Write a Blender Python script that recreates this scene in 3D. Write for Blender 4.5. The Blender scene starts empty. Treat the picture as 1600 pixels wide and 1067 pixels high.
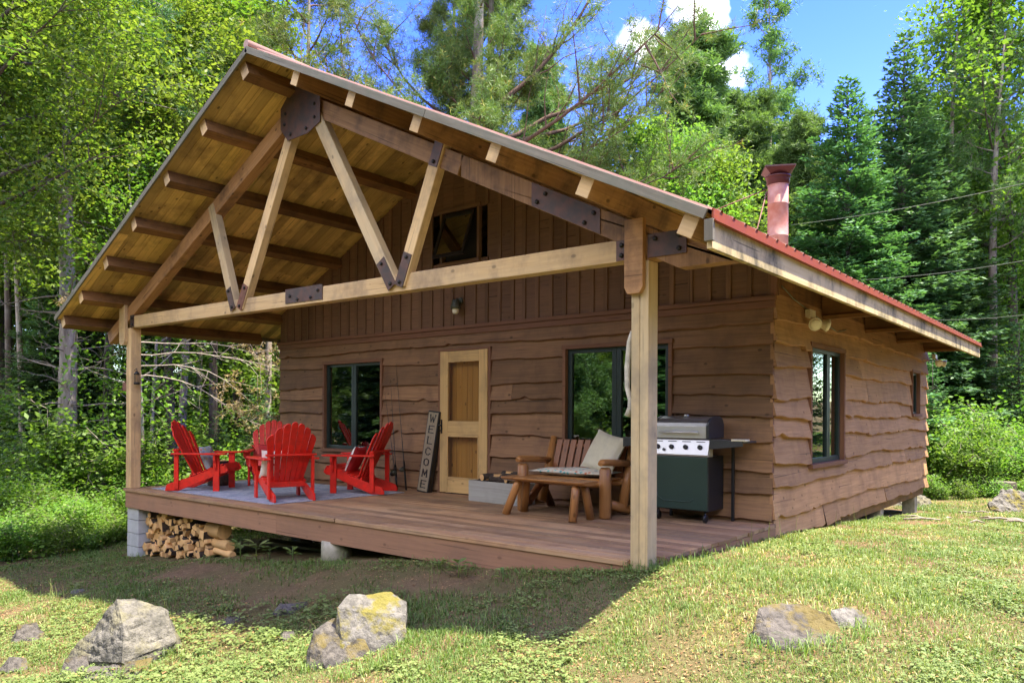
import bpy, math, random
import numpy as np
from mathutils import Vector, Matrix
R = math.radians
SC = bpy.context.scene
COL = SC.collection
random.seed(7)
rng = np.random.default_rng(11)

# ------------------------------------------------------------------ camera
FPX, CYPX = 1180.32, 647.04
CAM = np.array([2.9038, -7.9095, 1.1401])
YAW, ROLL = 0.6827, 0.0045
_F = np.array([-math.sin(YAW), math.cos(YAW), 0.0002]); _Rt = np.array([math.cos(YAW), math.sin(YAW), 0.0]); _U = np.array([0, 0, 1.0])
CR = math.cos(ROLL) * _Rt + math.sin(ROLL) * _U
CU = -math.sin(ROLL) * _Rt + math.cos(ROLL) * _U
cam = bpy.data.cameras.new('camera'); cam_o = bpy.data.objects.new('camera', cam); COL.objects.link(cam_o)
cam.sensor_width = 36; cam.lens = FPX * 36 / 1600; cam.shift_y = (CYPX - 533.5) / 1600
cam.clip_end = 800; cam.clip_start = 0.05
M4 = Matrix.Identity(4)
for i in range(3):
    M4[i][0] = CR[i]; M4[i][1] = CU[i]; M4[i][2] = -_F[i]; M4[i][3] = CAM[i]
cam_o.matrix_world = M4
SC.camera = cam_o

# ------------------------------------------------------------------ sky and sun
SUN = Vector((0.32, 0.175, 1.0)).normalized()
world = bpy.data.worlds.new('World'); SC.world = world; world.use_nodes = True
nt = world.node_tree; nt.nodes.clear()
wo = nt.nodes.new('ShaderNodeOutputWorld'); bg = nt.nodes.new('ShaderNodeBackground')
sky = nt.nodes.new('ShaderNodeTexSky'); sky.sky_type = 'NISHITA'; sky.sun_disc = False
sky.sun_elevation = math.asin(SUN.z); sky.sun_rotation = math.atan2(SUN.x, SUN.y)
sky.air_density = 1.0; sky.dust_density = 0.3; sky.ozone_density = 1.0
hs = nt.nodes.new('ShaderNodeHueSaturation'); hs.inputs['Saturation'].default_value = 1.45; hs.inputs['Hue'].default_value = 0.538
nt.links.new(sky.outputs[0], hs.inputs['Color'])
tc = nt.nodes.new('ShaderNodeTexCoord')
mask = None
def _pd(u, v): return _F + CR * (u - 800) / FPX + CU * (CYPX - v) / FPX
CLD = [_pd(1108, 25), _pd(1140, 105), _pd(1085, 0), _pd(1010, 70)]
def wmath(op, a, b=None, c=None):
    n = nt.nodes.new('ShaderNodeMath'); n.operation = op
    for i, v in enumerate((a, b, c)):
        if v is None: continue
        if hasattr(v, 'links'): nt.links.new(v, n.inputs[i])
        else: n.inputs[i].default_value = v
    return n.outputs[0]
for d, rad in [(tuple(CLD[0]), 0.06), (tuple(CLD[1]), 0.045), (tuple(CLD[2]), 0.05), (tuple(CLD[3]), 0.04), ((0.45, -0.8, 0.55), 1.05), ((-0.75, -0.75, 0.75), 0.85)]:  # last two: unseen cloud banks added behind the camera for neutral fill
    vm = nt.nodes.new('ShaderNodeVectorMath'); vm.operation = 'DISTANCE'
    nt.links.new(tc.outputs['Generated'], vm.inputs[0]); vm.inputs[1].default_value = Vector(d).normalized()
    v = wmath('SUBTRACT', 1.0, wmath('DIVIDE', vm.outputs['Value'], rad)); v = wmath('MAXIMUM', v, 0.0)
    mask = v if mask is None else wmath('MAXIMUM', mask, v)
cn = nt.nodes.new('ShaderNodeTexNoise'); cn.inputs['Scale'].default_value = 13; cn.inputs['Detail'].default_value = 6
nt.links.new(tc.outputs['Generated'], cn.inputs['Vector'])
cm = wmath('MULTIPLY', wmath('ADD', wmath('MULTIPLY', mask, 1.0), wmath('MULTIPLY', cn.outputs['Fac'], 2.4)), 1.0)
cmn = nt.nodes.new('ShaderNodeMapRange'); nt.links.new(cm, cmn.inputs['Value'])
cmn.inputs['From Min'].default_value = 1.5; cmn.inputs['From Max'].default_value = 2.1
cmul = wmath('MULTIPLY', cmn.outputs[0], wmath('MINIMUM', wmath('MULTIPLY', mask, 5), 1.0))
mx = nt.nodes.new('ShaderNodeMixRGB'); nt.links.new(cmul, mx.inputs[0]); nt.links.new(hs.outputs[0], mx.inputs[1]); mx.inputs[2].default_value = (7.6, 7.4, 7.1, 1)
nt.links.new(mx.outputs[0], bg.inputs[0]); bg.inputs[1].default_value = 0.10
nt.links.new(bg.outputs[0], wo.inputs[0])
sun = bpy.data.lights.new('sun', 'SUN'); sun.energy = 2.4; sun.angle = R(0.9); sun.color = (1.0, 0.92, 0.77)
sun_o = bpy.data.objects.new('sun', sun); COL.objects.link(sun_o)
sun_o.rotation_euler = SUN.to_track_quat('Z', 'Y').to_euler()
SC.view_settings.view_transform = 'Standard'; SC.view_settings.look = 'None'
SC.view_settings.exposure = 3.0; SC.view_settings.gamma = 1
SC.cycles.max_bounces = 8; SC.cycles.diffuse_bounces = 6; SC.cycles.transparent_max_bounces = 12
SC.cycles.use_denoising = True
try: SC.cycles.sample_clamp_indirect = 6
except Exception: pass

# ------------------------------------------------------------------ placing helpers
def px(u, v, depth):
    """world point seen at pixel (u,v) of the 1600-wide photograph at a distance along the view axis"""
    r = _F + CR * (u - 800) / FPX + CU * (CYPX - v) / FPX
    return CAM + r * depth

# ------------------------------------------------------------------ terrain height
CP = np.array([
    (-9.3, -2.9, -1.08), (-8.6, -3.3, -1.06), (-6.5, -3.0, -0.80), (-4, -2.9, -0.50), (-2.5, -2.9, -0.34), (-1, -2.85, -0.20), (0.1, -2.72, -0.07), (0.6, -1.5, -0.1), (0, 0, -0.16), (0.0, 2.1, -0.26),
    (0, 5, -0.45), (0, 7.7, -0.62), (-4, 0, -0.75), (-8.8, 0, -1.1), (-4, 8, -0.8), (-9, 8, -1.1),
    (-.1, -3.7, -0.33), (-1, -4.4, -0.52), (-3, -4.2, -0.80), (-5, -5, -0.95), (-7.9, -4.6, -1.15), (1.2, -3.6, -0.20), (1.5, -4.4, -0.30), (3, -2.5, -0.10), (1.0, -5.2, -0.42), (-1.5,-5.6,-.72), (-3.5,-6,-.95), (4, 0, -0.12), (5, 4, -0.3), (2.9, -7.9, -0.5), (0, -7, -0.62), (-3, -7.5, -0.9), (6, -8, -0.3),
    (3, 9, -0.58), (6, 14, -0.5), (-2, 14, -0.7), (12, 6, 0.0), (-14, -2, -1.3), (-14, 6, -1.3), (-12, -9, -1.3), (-20, 0, -1.5), (-6, -14, -0.9), (8, -16, -0.3), (-14, 18, -1.0), (14, 20, 0), (25, 0, 1.0), (0, 30, 0.0), (-30, 10, -1.2), (-20, -22, -1)], float)
def _k(r2): return np.where(r2 > 1e-9, r2 * np.log(np.maximum(r2, 1e-9)) * 0.5, 0.0)
_n = len(CP); _A = np.zeros((_n + 3, _n + 3))
_d2 = ((CP[:, None, :2] - CP[None, :, :2]) ** 2).sum(-1)
_A[:_n, :_n] = _k(_d2) + np.eye(_n) * 0.05; _A[:_n, _n] = 1; _A[:_n, _n + 1:] = CP[:, :2]; _A[_n:, :_n] = _A[:_n, _n:].T
_w = np.linalg.solve(_A, np.concatenate([CP[:, 2], [0, 0, 0]]))
def bump(x, y):
    return 0.018 * np.sin(2.1 * x + 1.3 * np.sin(1.7 * y)) * np.sin(1.9 * y + 0.7) + 0.01 * np.sin(5.3 * x + y * 2) * np.sin(4.7 * y - x) + 0.006 * np.sin(11 * x + 3 * y) * np.sin(9.7 * y)
def gz(x, y):
    x = np.asarray(x, float); y = np.asarray(y, float); sh = x.shape
    x = x.ravel(); y = y.ravel()
    rr = np.hypot(x + 2, y - 2); k = np.minimum(1, 26 / np.maximum(rr, 1e-6)); xc = -2 + (x + 2) * k; yc = 2 + (y - 2) * k
    out = np.zeros_like(x)
    for i in range(0, len(x), 20000):
        X = xc[i:i + 20000, None]; Y = yc[i:i + 20000, None]
        d2 = (X - CP[None, :, 0]) ** 2 + (Y - CP[None, :, 1]) ** 2
        out[i:i + 20000] = _k(d2) @ _w[:_n] + _w[_n] + _w[_n + 1] * X[:, 0] + _w[_n + 2] * Y[:, 0]
    out += bump(x, y) + np.maximum(0, rr - 34) * 0.03
    return out.reshape(sh)
def hit(u, v):
    r = _F + CR * (u - 800) / FPX + CU * (CYPX - v) / FPX; d = np.arange(2.5, 45, .02); P_ = CAM[None] + r[None] * d[:, None]
    below = P_[:, 2] < gz(P_[:, 0], P_[:, 1]); i = int(np.argmax(below)); return float(d[i])
def gz1(x, y): return float(gz([x], [y])[0])

# ------------------------------------------------------------------ material helpers
def newmat(name):
    m = bpy.data.materials.new(name); m.use_nodes = True
    t = m.node_tree; t.nodes.clear()
    o = t.nodes.new('ShaderNodeOutputMaterial'); b = t.nodes.new('ShaderNodeBsdfPrincipled'); t.links.new(b.outputs[0], o.inputs[0])
    return m, t, b
class NT:
    def __init__(s, t): s.t = t
    def n(s, typ, **k):
        x = s.t.nodes.new('ShaderNode' + typ)
        for a, b in k.items(): setattr(x, a, b)
        return x
    def l(s, a, b): s.t.links.new(a, b)
    def math(s, op, a, b=None, clamp=False):
        n = s.n('Math', operation=op, use_clamp=clamp)
        for i, v in enumerate((a, b)):
            if v is None: continue
            if hasattr(v, 'links'): s.l(v, n.inputs[i])
            else: n.inputs[i].default_value = v
        return n.outputs[0]
    def mix(s, f, a, b, mode='MIX'):
        n = s.n('MixRGB', blend_type=mode)
        for i, v in enumerate((f, a, b)):
            if hasattr(v, 'links'): s.l(v, n.inputs[i])
            elif i == 0: n.inputs[0].default_value = v
            else: n.inputs[i].default_value = (*v[:3], 1)
        return n.outputs[0]
    def ramp(s, f, stops):
        n = s.n('ValToRGB'); s.l(f, n.inputs[0]); e = n.color_ramp.elements
        while len(e) < len(stops): e.new(0.5)
        for i, (p, c) in enumerate(stops): e[i].position = p; e[i].color = (*c, 1) if len(c) == 3 else c
        return n.outputs[0]
    def noise(s, vec, scale, detail=3, rough=0.5, dist=0):
        n = s.n('TexNoise'); n.inputs['Scale'].default_value = scale; n.inputs['Detail'].default_value = detail
        n.inputs['Roughness'].default_value = rough; n.inputs['Distortion'].default_value = dist
        if vec is not None: s.l(vec, n.inputs['Vector'])
        return n.outputs['Fac']
    def map(s, vec, scale=(1, 1, 1), loc=(0, 0, 0)):
        n = s.n('Mapping'); s.l(vec, n.inputs['Vector']); n.inputs['Scale'].default_value = scale; n.inputs['Location'].default_value = loc
        return n.outputs[0]
    def bump(s, h, dist, bsdf, strength=1.0):
        n = s.n('Bump'); n.inputs['Distance'].default_value = dist; n.inputs['Strength'].default_value = strength
        s.l(h, n.inputs['Height']); s.l(n.outputs[0], bsdf.inputs['Normal'])
MATS = {}
def g(v): return (v[0], v[1], v[2])
def wood(name, col, dark, grain=0.5, knots=0.5, rough=0.7, stain=0.0, staincol=(0.05, 0.05, 0.05), bumpd=0.002, tintamt=0.5, grey=0.0, greycol=(0.3, 0.28, 0.25)):
    m, t, b = newmat(name); N = NT(t)
    uv = N.n('UVMap').outputs[0]
    gr = N.noise(N.map(uv, (1.6, 42, 1)), 1.0, 5, 0.6, 0.6)
    gr2 = N.noise(N.map(uv, (0.8, 11, 1), (5, 3, 0)), 1.0, 4, 0.55, 1.5)
    f = N.math('ADD', N.math('MULTIPLY', gr, 0.6), N.math('MULTIPLY', gr2, 0.4))
    fr = N.n('MapRange'); N.l(f, fr.inputs[0]); fr.inputs[1].default_value = 0.36; fr.inputs[2].default_value = 0.64
    c = N.mix(N.math('MULTIPLY', fr.outputs[0], grain), col, dark)
    vo = N.n('TexVoronoi'); N.l(N.map(uv, (4.2, 7, 1)), vo.inputs['Vector']); vo.inputs['Scale'].default_value = 1.0; vo.inputs['Randomness'].default_value = 1.0
    kn = N.ramp(vo.outputs['Distance'], [(0.0, (1, 1, 1)), (0.08, (0.8, 0.8, 0.8)), (0.135, (0, 0, 0))])
    kd = tuple(x * 0.3 for x in dark)
    c = N.mix(N.math('MULTIPLY', kn, knots), c, kd)
    ck = N.n('MapRange'); N.l(N.noise(N.map(uv, (0.7, 48, 1), (9, 4, 0)), 1.0, 3, 0.5, 0.3), ck.inputs[0]); ck.inputs[1].default_value = 0.655; ck.inputs[2].default_value = 0.69
    c = N.mix(N.math('MULTIPLY', ck.outputs[0], 0.75), c, kd)
    if grey > 0:
        gn = N.noise(N.map(uv, (0.9, 5, 1), (2, 7, 0)), 1.0, 4, 0.6)
        gm = N.n('MapRange'); N.l(gn, gm.inputs[0]); gm.inputs[1].default_value = 0.42; gm.inputs[2].default_value = 0.66
        c = N.mix(N.math('MULTIPLY', gm.outputs[0], grey), c, greycol)
    if stain > 0:
        tcn = N.n('TexCoord').outputs['Object']
        sn = N.noise(N.map(tcn, (1.3, 1.3, 1.0)), 2.2, 5, 0.65)
        sm = N.n('MapRange'); N.l(sn, sm.inputs[0]); sm.inputs[1].default_value = 0.47; sm.inputs[2].default_value = 0.68
        c = N.mix(N.math('MULTIPLY', sm.outputs[0], stain), c, staincol)
    at = N.n('Attribute', attribute_name='tint').outputs['Fac']
    c = N.mix(1.0, c, N.mix(at, tuple([1 - tintamt * 0.5] * 3), tuple([1 + tintamt * 0.5] * 3)), 'MULTIPLY')
    N.l(c, b.inputs['Base Color']); b.inputs['Roughness'].default_value = rough
    b.inputs['Specular IOR Level'].default_value = 0.3
    N.bump(N.math('SUBTRACT', f, N.math('MULTIPLY', kn, 0.4)), bumpd, b, 0.8)
    MATS[name] = m; return m
def plain(name, col, rough=0.5, metal=0.0, noise=0.15, scale=8, bumpd=0.0, spec=0.5, col2=None, coat=0):
    m, t, b = newmat(name); N = NT(t)
    o = N.n('TexCoord').outputs['Object']
    nf = N.noise(o, scale, 5, 0.6)
    c2 = col2 or tuple(x * (1 - noise * 2) for x in col)
    mr = N.n('MapRange'); N.l(nf, mr.inputs[0]); mr.inputs[1].default_value = 0.35; mr.inputs[2].default_value = 0.68
    c = N.mix(mr.outputs[0], col, c2)
    N.l(c, b.inputs['Base Color']); b.inputs['Roughness'].default_value = rough; b.inputs['Metallic'].default_value = metal
    b.inputs['Specular IOR Level'].default_value = spec; b.inputs['Coat Weight'].default_value = coat
    if bumpd: N.bump(nf, bumpd, b)
    MATS[name] = m; return m
def leafmat(name, c1, c2, trans=0.45, rough=0.5, objvar=0.35, yellow=None):
    m, t, b = newmat(name); N = NT(t)
    at = N.n('Attribute', attribute_name='tint').outputs['Fac']
    oi = N.n('ObjectInfo').outputs['Random']
    c = N.mix(at, c1, c2)
    if yellow: c = N.mix(N.math('GREATER_THAN', at, 0.93), c, yellow)
    hsn = N.n('HueSaturation'); N.l(c, hsn.inputs['Color'])
    N.l(N.math('ADD', N.math('MULTIPLY', oi, objvar), 1 - objvar * 0.5), hsn.inputs['Value'])
    N.l(N.math('ADD', N.math('MULTIPLY', oi, 0.03), 0.485), hsn.inputs['Hue'])
    c = hsn.outputs[0]
    N.l(c, b.inputs['Base Color']); b.inputs['Roughness'].default_value = rough; b.inputs['Specular IOR Level'].default_value = 0.25
    tr = N.n('BsdfTranslucent'); N.l(N.mix(1.0, c, (1.25, 1.35, 0.6), 'MULTIPLY'), tr.inputs['Color'])
    ms = N.n('MixShader'); ms.inputs[0].default_value = trans
    N.l(b.outputs[0], ms.inputs[1]); N.l(tr.outputs[0], ms.inputs[2])
    N.l(ms.outputs[0], t.nodes['Material Output'].inputs[0])
    MATS[name] = m; return m
def barkmat(name, c1, c2, sc=6, lichen=0.0):
    m, t, b = newmat(name); N = NT(t)
    o = N.n('TexCoord').outputs['Object']
    f = N.noise(N.map(o, (1, 1, 0.22)), sc * 2.5, 6, 0.7, 0.4)
    f2 = N.noise(o, 1.6, 3)
    mr = N.n('MapRange'); N.l(f, mr.inputs[0]); mr.inputs[1].default_value = 0.35; mr.inputs[2].default_value = 0.65
    c = N.mix(mr.outputs[0], c2, c1)
    if lichen:
        l = N.n('MapRange'); N.l(f2, l.inputs[0]); l.inputs[1].default_value = 0.5; l.inputs[2].default_value = 0.62
        c = N.mix(N.math('MULTIPLY', l.outputs[0], lichen), c, (0.42, 0.42, 0.38))
    N.l(c, b.inputs['Base Color']); b.inputs['Roughness'].default_value = 0.9; b.inputs['Specular IOR Level'].default_value = 0.1
    N.bump(f, 0.02, b)
    MATS[name] = m; return m

# ------------------------------------------------------------------ mesh builder
class MB:
    def __init__(s): s.v = []; s.f = []; s.uv = []; s.t = []; s.m = []; s.sm = []
    def face(s, idx, uvs=None, tint=0.5, mi=0, smooth=False):
        s.f.append(tuple(idx)); s.uv.extend(uvs if uvs else [(0, 0)] * len(idx)); s.t.append(tint); s.m.append(mi); s.sm.append(smooth)
    def quad(s, a, b, c, d, tint=0.5, uv=None, mi=0, smooth=False):
        i = len(s.v); s.v += [tuple(a), tuple(b), tuple(c), tuple(d)]
        s.face((i, i + 1, i + 2, i + 3), uv, tint, mi, smooth)
    def beam(s, p0, p1, w, h, up=(0, 0, 1), tint=None, ends=None, mi=0, emi=None, shift=(0, 0)):
        """box from p0 to p1; w across, h along up; UV u runs along its length"""
        p0 = Vector(p0); p1 = Vector(p1); d = (p1 - p0); L = d.length; d.normalize()
        up = Vector(up); side = d.cross(up).normalized(); up = side.cross(d).normalized()
        p0 = p0 + side * shift[0] + up * shift[1]; p1 = p1 + side * shift[0] + up * shift[1]
        tint = random.random() if tint is None else tint
        ou, ov = random.random() * 40, random.random() * 40
        c = []
        for p in (p0, p1):
            for a, b in ((-1, -1), (1, -1), (1, 1), (-1, 1)): c.append(p + side * (a * w / 2) + up * (b * h / 2))
        i = len(s.v); s.v += [tuple(x) for x in c]
        acc = 0
        for k in range(4):
            k2 = (k + 1) % 4; wd = w if k % 2 == 0 else h
            s.face((i + k, i + k2, i + 4 + k2, i + 4 + k), [(ou, ov + acc), (ou, ov + acc + wd), (ou + L, ov + acc + wd), (ou + L, ov + acc)], tint, mi)
            acc += wd
        e = emi if emi is not None else mi
        s.face((i + 3, i + 2, i + 1, i), [(ou, ov + h), (ou + w * .2, ov + h), (ou + w * .2, ov), (ou, ov)], tint, e)
        s.face((i + 4, i + 5, i + 6, i + 7), [(ou + 7, ov), (ou + 7 + w * .2, ov), (ou + 7 + w * .2, ov + h), (ou + 7, ov + h)], tint, e)
    def box(s, lo, hi, tint=None, axis=None, mi=0):
        lo = Vector(lo); hi = Vector(hi); c = (lo + hi) / 2; d = hi - lo
        ax = axis if axis is not None else max(range(3), key=lambda k: d[k])
        e = Vector((0, 0, 0)); e[ax] = d[ax] / 2
        if ax == 2: s.beam(c - e, c + e, d[0], d[1], up=(0, 1, 0), tint=tint, mi=mi)
        elif ax == 0: s.beam(c - e, c + e, d[1], d[2], up=(0, 0, 1), tint=tint, mi=mi)
        else: s.beam(c - e, c + e, d[0], d[2], up=(0, 0, 1), tint=tint, mi=mi)
    def prism(s, poly, off, tint=None, mi=0):
        """poly: list of 3-D points of one face, off: extrusion vector"""
        tint = random.random() if tint is None else tint
        n = len(poly); i = len(s.v); P = [Vector(p) for p in poly]; off = Vector(off)
        s.v += [tuple(p) for p in P] + [tuple(p + off) for p in P]
        a = (P[1] - P[0]).normalized(); nn = off.normalized(); b2 = nn.cross(a)
        ou, ov = random.random() * 40, random.random() * 40
        uv = [(ou + (p - P[0]).dot(a), ov + (p - P[0]).dot(b2)) for p in P]
        s.face(list(range(i, i + n))[::-1], uv[::-1], tint, mi); s.face(range(i + n, i + 2 * n), uv, tint, mi)
        for k in range(n):
            k2 = (k + 1) % n; L = (P[k2] - P[k]).length
            s.face((i + k, i + k2, i + n + k2, i + n + k), [(ou, ov), (ou + L, ov), (ou + L, ov + off.length), (ou, ov + off.length)], tint, mi)
    def tube(s, pts, rad, n=8, tint=None, caps=True, mi=0, cmi=None, smooth=True, flat=1.0):
        P = [Vector(p) for p in pts]; rad = list(rad) if hasattr(rad, '__len__') else [rad] * len(P)
        tint = random.random() if tint is None else tint
        i0 = len(s.v); ref = None; L = 0; ou, ov = random.random() * 40, random.random() * 40; us = []
        for k, p in enumerate(P):
            d = (P[min(k + 1, len(P) - 1)] - P[max(k - 1, 0)]).normalized()
            if ref is None:
                ref = Vector((0, 0, 1)) if abs(d.z) < 0.9 else Vector((1, 0, 0))
            a = (ref - d * ref.dot(d)).normalized(); ref = a; b = d.cross(a)
            if k: L += (p - P[k - 1]).length
            us.append(L)
            for j in range(n):
                t = 2 * math.pi * j / n; s.v.append(tuple(p + (a * math.cos(t) * flat + b * math.sin(t)) * rad[k]))
        for k in range(len(P) - 1):
            for j in range(n):
                j2 = (j + 1) % n; c0 = rad[k] * 6.28 / n
                s.face((i0 + k * n + j, i0 + k * n + j2, i0 + (k + 1) * n + j2, i0 + (k + 1) * n + j),
                       [(ou + us[k], ov + j * c0), (ou + us[k], ov + (j + 1) * c0), (ou + us[k + 1], ov + (j + 1) * c0), (ou + us[k + 1], ov + j * c0)], tint, mi, smooth)
        if caps:
            cm_ = cmi if cmi is not None else mi
            e = len(P) - 1
            uvs = [(ou + 0.1 * math.cos(6.28 * j / n), ov + 0.1 * math.sin(6.28 * j / n)) for j in range(n)]
            s.face([i0 + j for j in range(n)][::-1], uvs[::-1], tint, cm_); s.face([i0 + e * n + j for j in range(n)], uvs, tint, cm_)
    def lathe(s, c, prof, n=24, tint=0.5, mi=0, axis=(0, 0, 1), smooth=True):
        ax = Vector(axis).normalized(); a = ax.orthogonal().normalized(); b = ax.cross(a); c = Vector(c); i0 = len(s.v)
        for r, h in prof:
            for j in range(n):
                t = 2 * math.pi * j / n; s.v.append(tuple(c + ax * h + (a * math.cos(t) + b * math.sin(t)) * r))
        for k in range(len(prof) - 1):
            for j in range(n):
                j2 = (j + 1) % n
                s.face((i0 + k * n + j, i0 + k * n + j2, i0 + (k + 1) * n + j2, i0 + (k + 1) * n + j), None, tint, mi, smooth)
        s.face([i0 + j for j in range(n)][::-1], None, tint, mi); e = len(prof) - 1; s.face([i0 + e * n + j for j in range(n)], None, tint, mi)
    def build(s, name, mats, parent=None, bevel=0.0, label=None, shade=False):
        me = bpy.data.meshes.new(name); me.from_pydata(s.v, [], s.f)
        for m in (mats if isinstance(mats, (list, tuple)) else [mats]): me.materials.append(MATS[m] if isinstance(m, str) else m)
        uvl = me.uv_layers.new(name='UVMap'); uvl.data.foreach_set('uv', np.array(s.uv, 'f').ravel())
        a = me.attributes.new('tint', 'FLOAT', 'FACE'); a.data.foreach_set('value', np.array(s.t, 'f'))
        me.polygons.foreach_set('material_index', np.array(s.m, 'i')); me.polygons.foreach_set('use_smooth', np.array(s.sm, bool))
        me.update(); o = bpy.data.objects.new(name, me); COL.objects.link(o)
        if parent is not None: o.parent = parent
        if bevel:
            bm = o.modifiers.new('bevel', 'BEVEL'); bm.width = bevel; bm.segments = 2; bm.limit_method = 'ANGLE'; bm.angle_limit = R(50)
        if label: o['label'] = label
        return o
def np_mesh(name, V, F, tint, mats, parent=None, mi=None, smooth=False):
    """V (n,3), F (m,k) numpy arrays, tint (m,)"""
    me = bpy.data.meshes.new(name); k = F.shape[1]
    me.vertices.add(len(V)); me.vertices.foreach_set('co', V.astype('f').ravel())
    me.loops.add(F.size); me.loops.foreach_set('vertex_index', F.astype('i').ravel())
    me.polygons.add(len(F)); me.polygons.foreach_set('loop_start', np.arange(0, F.size, k, dtype='i')); me.polygons.foreach_set('loop_total', np.full(len(F), k, 'i'))
    for m in (mats if isinstance(mats, (list, tuple)) else [mats]): me.materials.append(MATS[m])
    me.update(calc_edges=True)
    a = me.attributes.new('tint', 'FLOAT', 'FACE'); a.data.foreach_set('value', tint.astype('f'))
    if mi is not None: me.polygons.foreach_set('material_index', mi.astype('i'))
    if smooth: me.polygons.foreach_set('use_smooth', np.ones(len(F), bool))
    o = bpy.data.objects.new(name, me); COL.objects.link(o)
    if parent is not None: o.parent = parent
    return o
def tag(o, label=None, cat=None, group=None, kind=None):
    if label: o['label'] = label
    if cat: o['category'] = cat
    if group: o['group'] = group
    if kind: o['kind'] = kind
    return o
def empty(name, loc=(0, 0, 0), rz=0.0, label=None, cat=None, group=None):
    o = bpy.data.objects.new(name, None); COL.objects.link(o); o.location = loc; o.rotation_euler = (0, 0, rz); o.empty_display_size = 0.1
    return tag(o, label, cat, group)
def copy_tree(o, parent=None):
    c = o.copy(); COL.objects.link(c)
    if parent is not None: c.parent = parent
    for ch in KIDS.get(o.name, []): copy_tree(ch, c)
    return c
KIDS = {}
def reg(o, *kids): KIDS.setdefault(o.name, []).extend(kids); return o

# ------------------------------------------------------------------ materials
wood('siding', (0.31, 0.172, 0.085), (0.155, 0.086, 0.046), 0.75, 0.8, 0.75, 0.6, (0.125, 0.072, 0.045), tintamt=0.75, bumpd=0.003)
wood('siding_sun', (0.46, 0.268, 0.118), (0.26, 0.14, 0.06), 0.75, 0.7, 0.75, 0.55, (0.20, 0.11, 0.055), tintamt=0.5, bumpd=0.004)  # lit copy of siding: the side wall's brighter light put into the colour
wood('batten', (0.20, 0.108, 0.058), (0.10, 0.055, 0.032), 0.6, 0.4, 0.75, 0.0, tintamt=0.35, bumpd=0.003)
wood('edge', (0.40, 0.22, 0.11), (0.25, 0.13, 0.06), 0.6, 0.2, 0.8, tintamt=0.4)
wood('trim', (0.21, 0.10, 0.055), (0.12, 0.058, 0.03), 0.5, 0.3, 0.7, tintamt=0.2)
wood('pine', (0.62, 0.43, 0.21), (0.40, 0.25, 0.10), 0.6, 0.85, 0.65, 0.6, (0.20, 0.14, 0.09), tintamt=0.25, grey=0.3, greycol=(0.46, 0.36, 0.22))
wood('pine_grey', (0.54, 0.40, 0.22), (0.36, 0.25, 0.12), 0.6, 0.85, 0.7, 0.6, (0.2, 0.17, 0.12), tintamt=0.2, grey=0.55, greycol=(0.42, 0.35, 0.22))
wood('pine_red', (0.40, 0.22, 0.095), (0.20, 0.10, 0.042), 0.7, 0.85, 0.65, 0.75, (0.07, 0.04, 0.025), tintamt=0.3)
wood('pine_dark', (0.24, 0.12, 0.04), (0.10, 0.046, 0.018), 0.7, 0.6, 0.7, 0.6, (0.035, 0.022, 0.013), tintamt=0.4)
wood('soffit', (0.66, 0.46, 0.15), (0.40, 0.25, 0.07), 0.7, 0.95, 0.6, 0.65, (0.17, 0.105, 0.04), tintamt=0.7)
wood('deck', (0.37, 0.215, 0.105), (0.18, 0.10, 0.055), 0.6, 0.35, 0.62, 0.5, (0.13, 0.075, 0.055), tintamt=0.6, grey=0.45, greycol=(0.34, 0.265, 0.17), bumpd=0.0015)
wood('deck_rim', (0.34, 0.18, 0.105), (0.2, 0.105, 0.062), 0.5, 0.5, 0.62, 0.4, (0.2, 0.12, 0.08), tintamt=0.2)
wood('weathered', (0.20, 0.18, 0.13), (0.10, 0.09, 0.06), 0.7, 0.5, 0.8, 0.75, (0.12, 0.13, 0.09), tintamt=0.3, bumpd=0.004)
wood('fascia', (0.52, 0.42, 0.22), (0.38, 0.28, 0.11), 0.6, 0.2, 0.75, 0.97, (0.06, 0.055, 0.03), tintamt=0.2)
wood('door_frame', (0.66, 0.44, 0.18), (0.45, 0.27, 0.1), 0.55, 0.6, 0.6, 0.4, (0.24, 0.17, 0.09), tintamt=0.2)
wood('door_panel', (0.72, 0.36, 0.065), (0.5, 0.22, 0.035), 0.5, 0.8, 0.5, tintamt=0.2)
wood('varnish', (0.40, 0.185, 0.06), (0.2, 0.08, 0.025), 0.6, 0.6, 0.28, tintamt=0.3)
wood('varnish_dark', (0.27, 0.10, 0.035), (0.13, 0.045, 0.015), 0.6, 0.5, 0.3, tintamt=0.3)
wood('sign_wood', (0.33, 0.27, 0.18), (0.22, 0.17, 0.11), 0.6, 0.2, 0.8, tintamt=0.1)
wood('grey_box', (0.36, 0.35, 0.31), (0.24, 0.23, 0.2), 0.7, 0.3, 0.85, 0.3, (0.2, 0.2, 0.17), tintamt=0.2)
wood('cutwood', (0.66, 0.41, 0.17), (0.44, 0.23, 0.09), 0.5, 0.15, 0.8, 0.3, (0.35, 0.22, 0.12), tintamt=0.6)
plain('steel_plate', (0.065, 0.05, 0.042), 0.55, 0.5, 0.3, 9, 0.002, col2=(0.13, 0.065, 0.045))
plain('rust_plate', (0.20, 0.085, 0.05), 0.7, 0.2, 0.25, 9, 0.002)
plain('bolt', (0.022, 0.02, 0.018), 0.6, 0.3)
plain('red_metal', (0.25, 0.06, 0.02), 0.6, 0.0, 0.15, 3, spec=.2, col2=(0.22, 0.05, 0.025))
plain('roof_metal', (0.30, 0.16, 0.11), 0.45, 0.1, 0.1, 4)
plain('chimney', (0.42, 0.25, 0.20), 0.5, 0.0, 0.2, 5, bumpd=.006, spec=.3, col2=(0.30, 0.12, 0.08))
plain('chimney_red', (0.06, 0.010, 0.011), 0.4, 0.2, 0.2, 6)
plain('dark_green', (0.018, 0.035, 0.032), 0.4, 0, 0.1)
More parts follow.
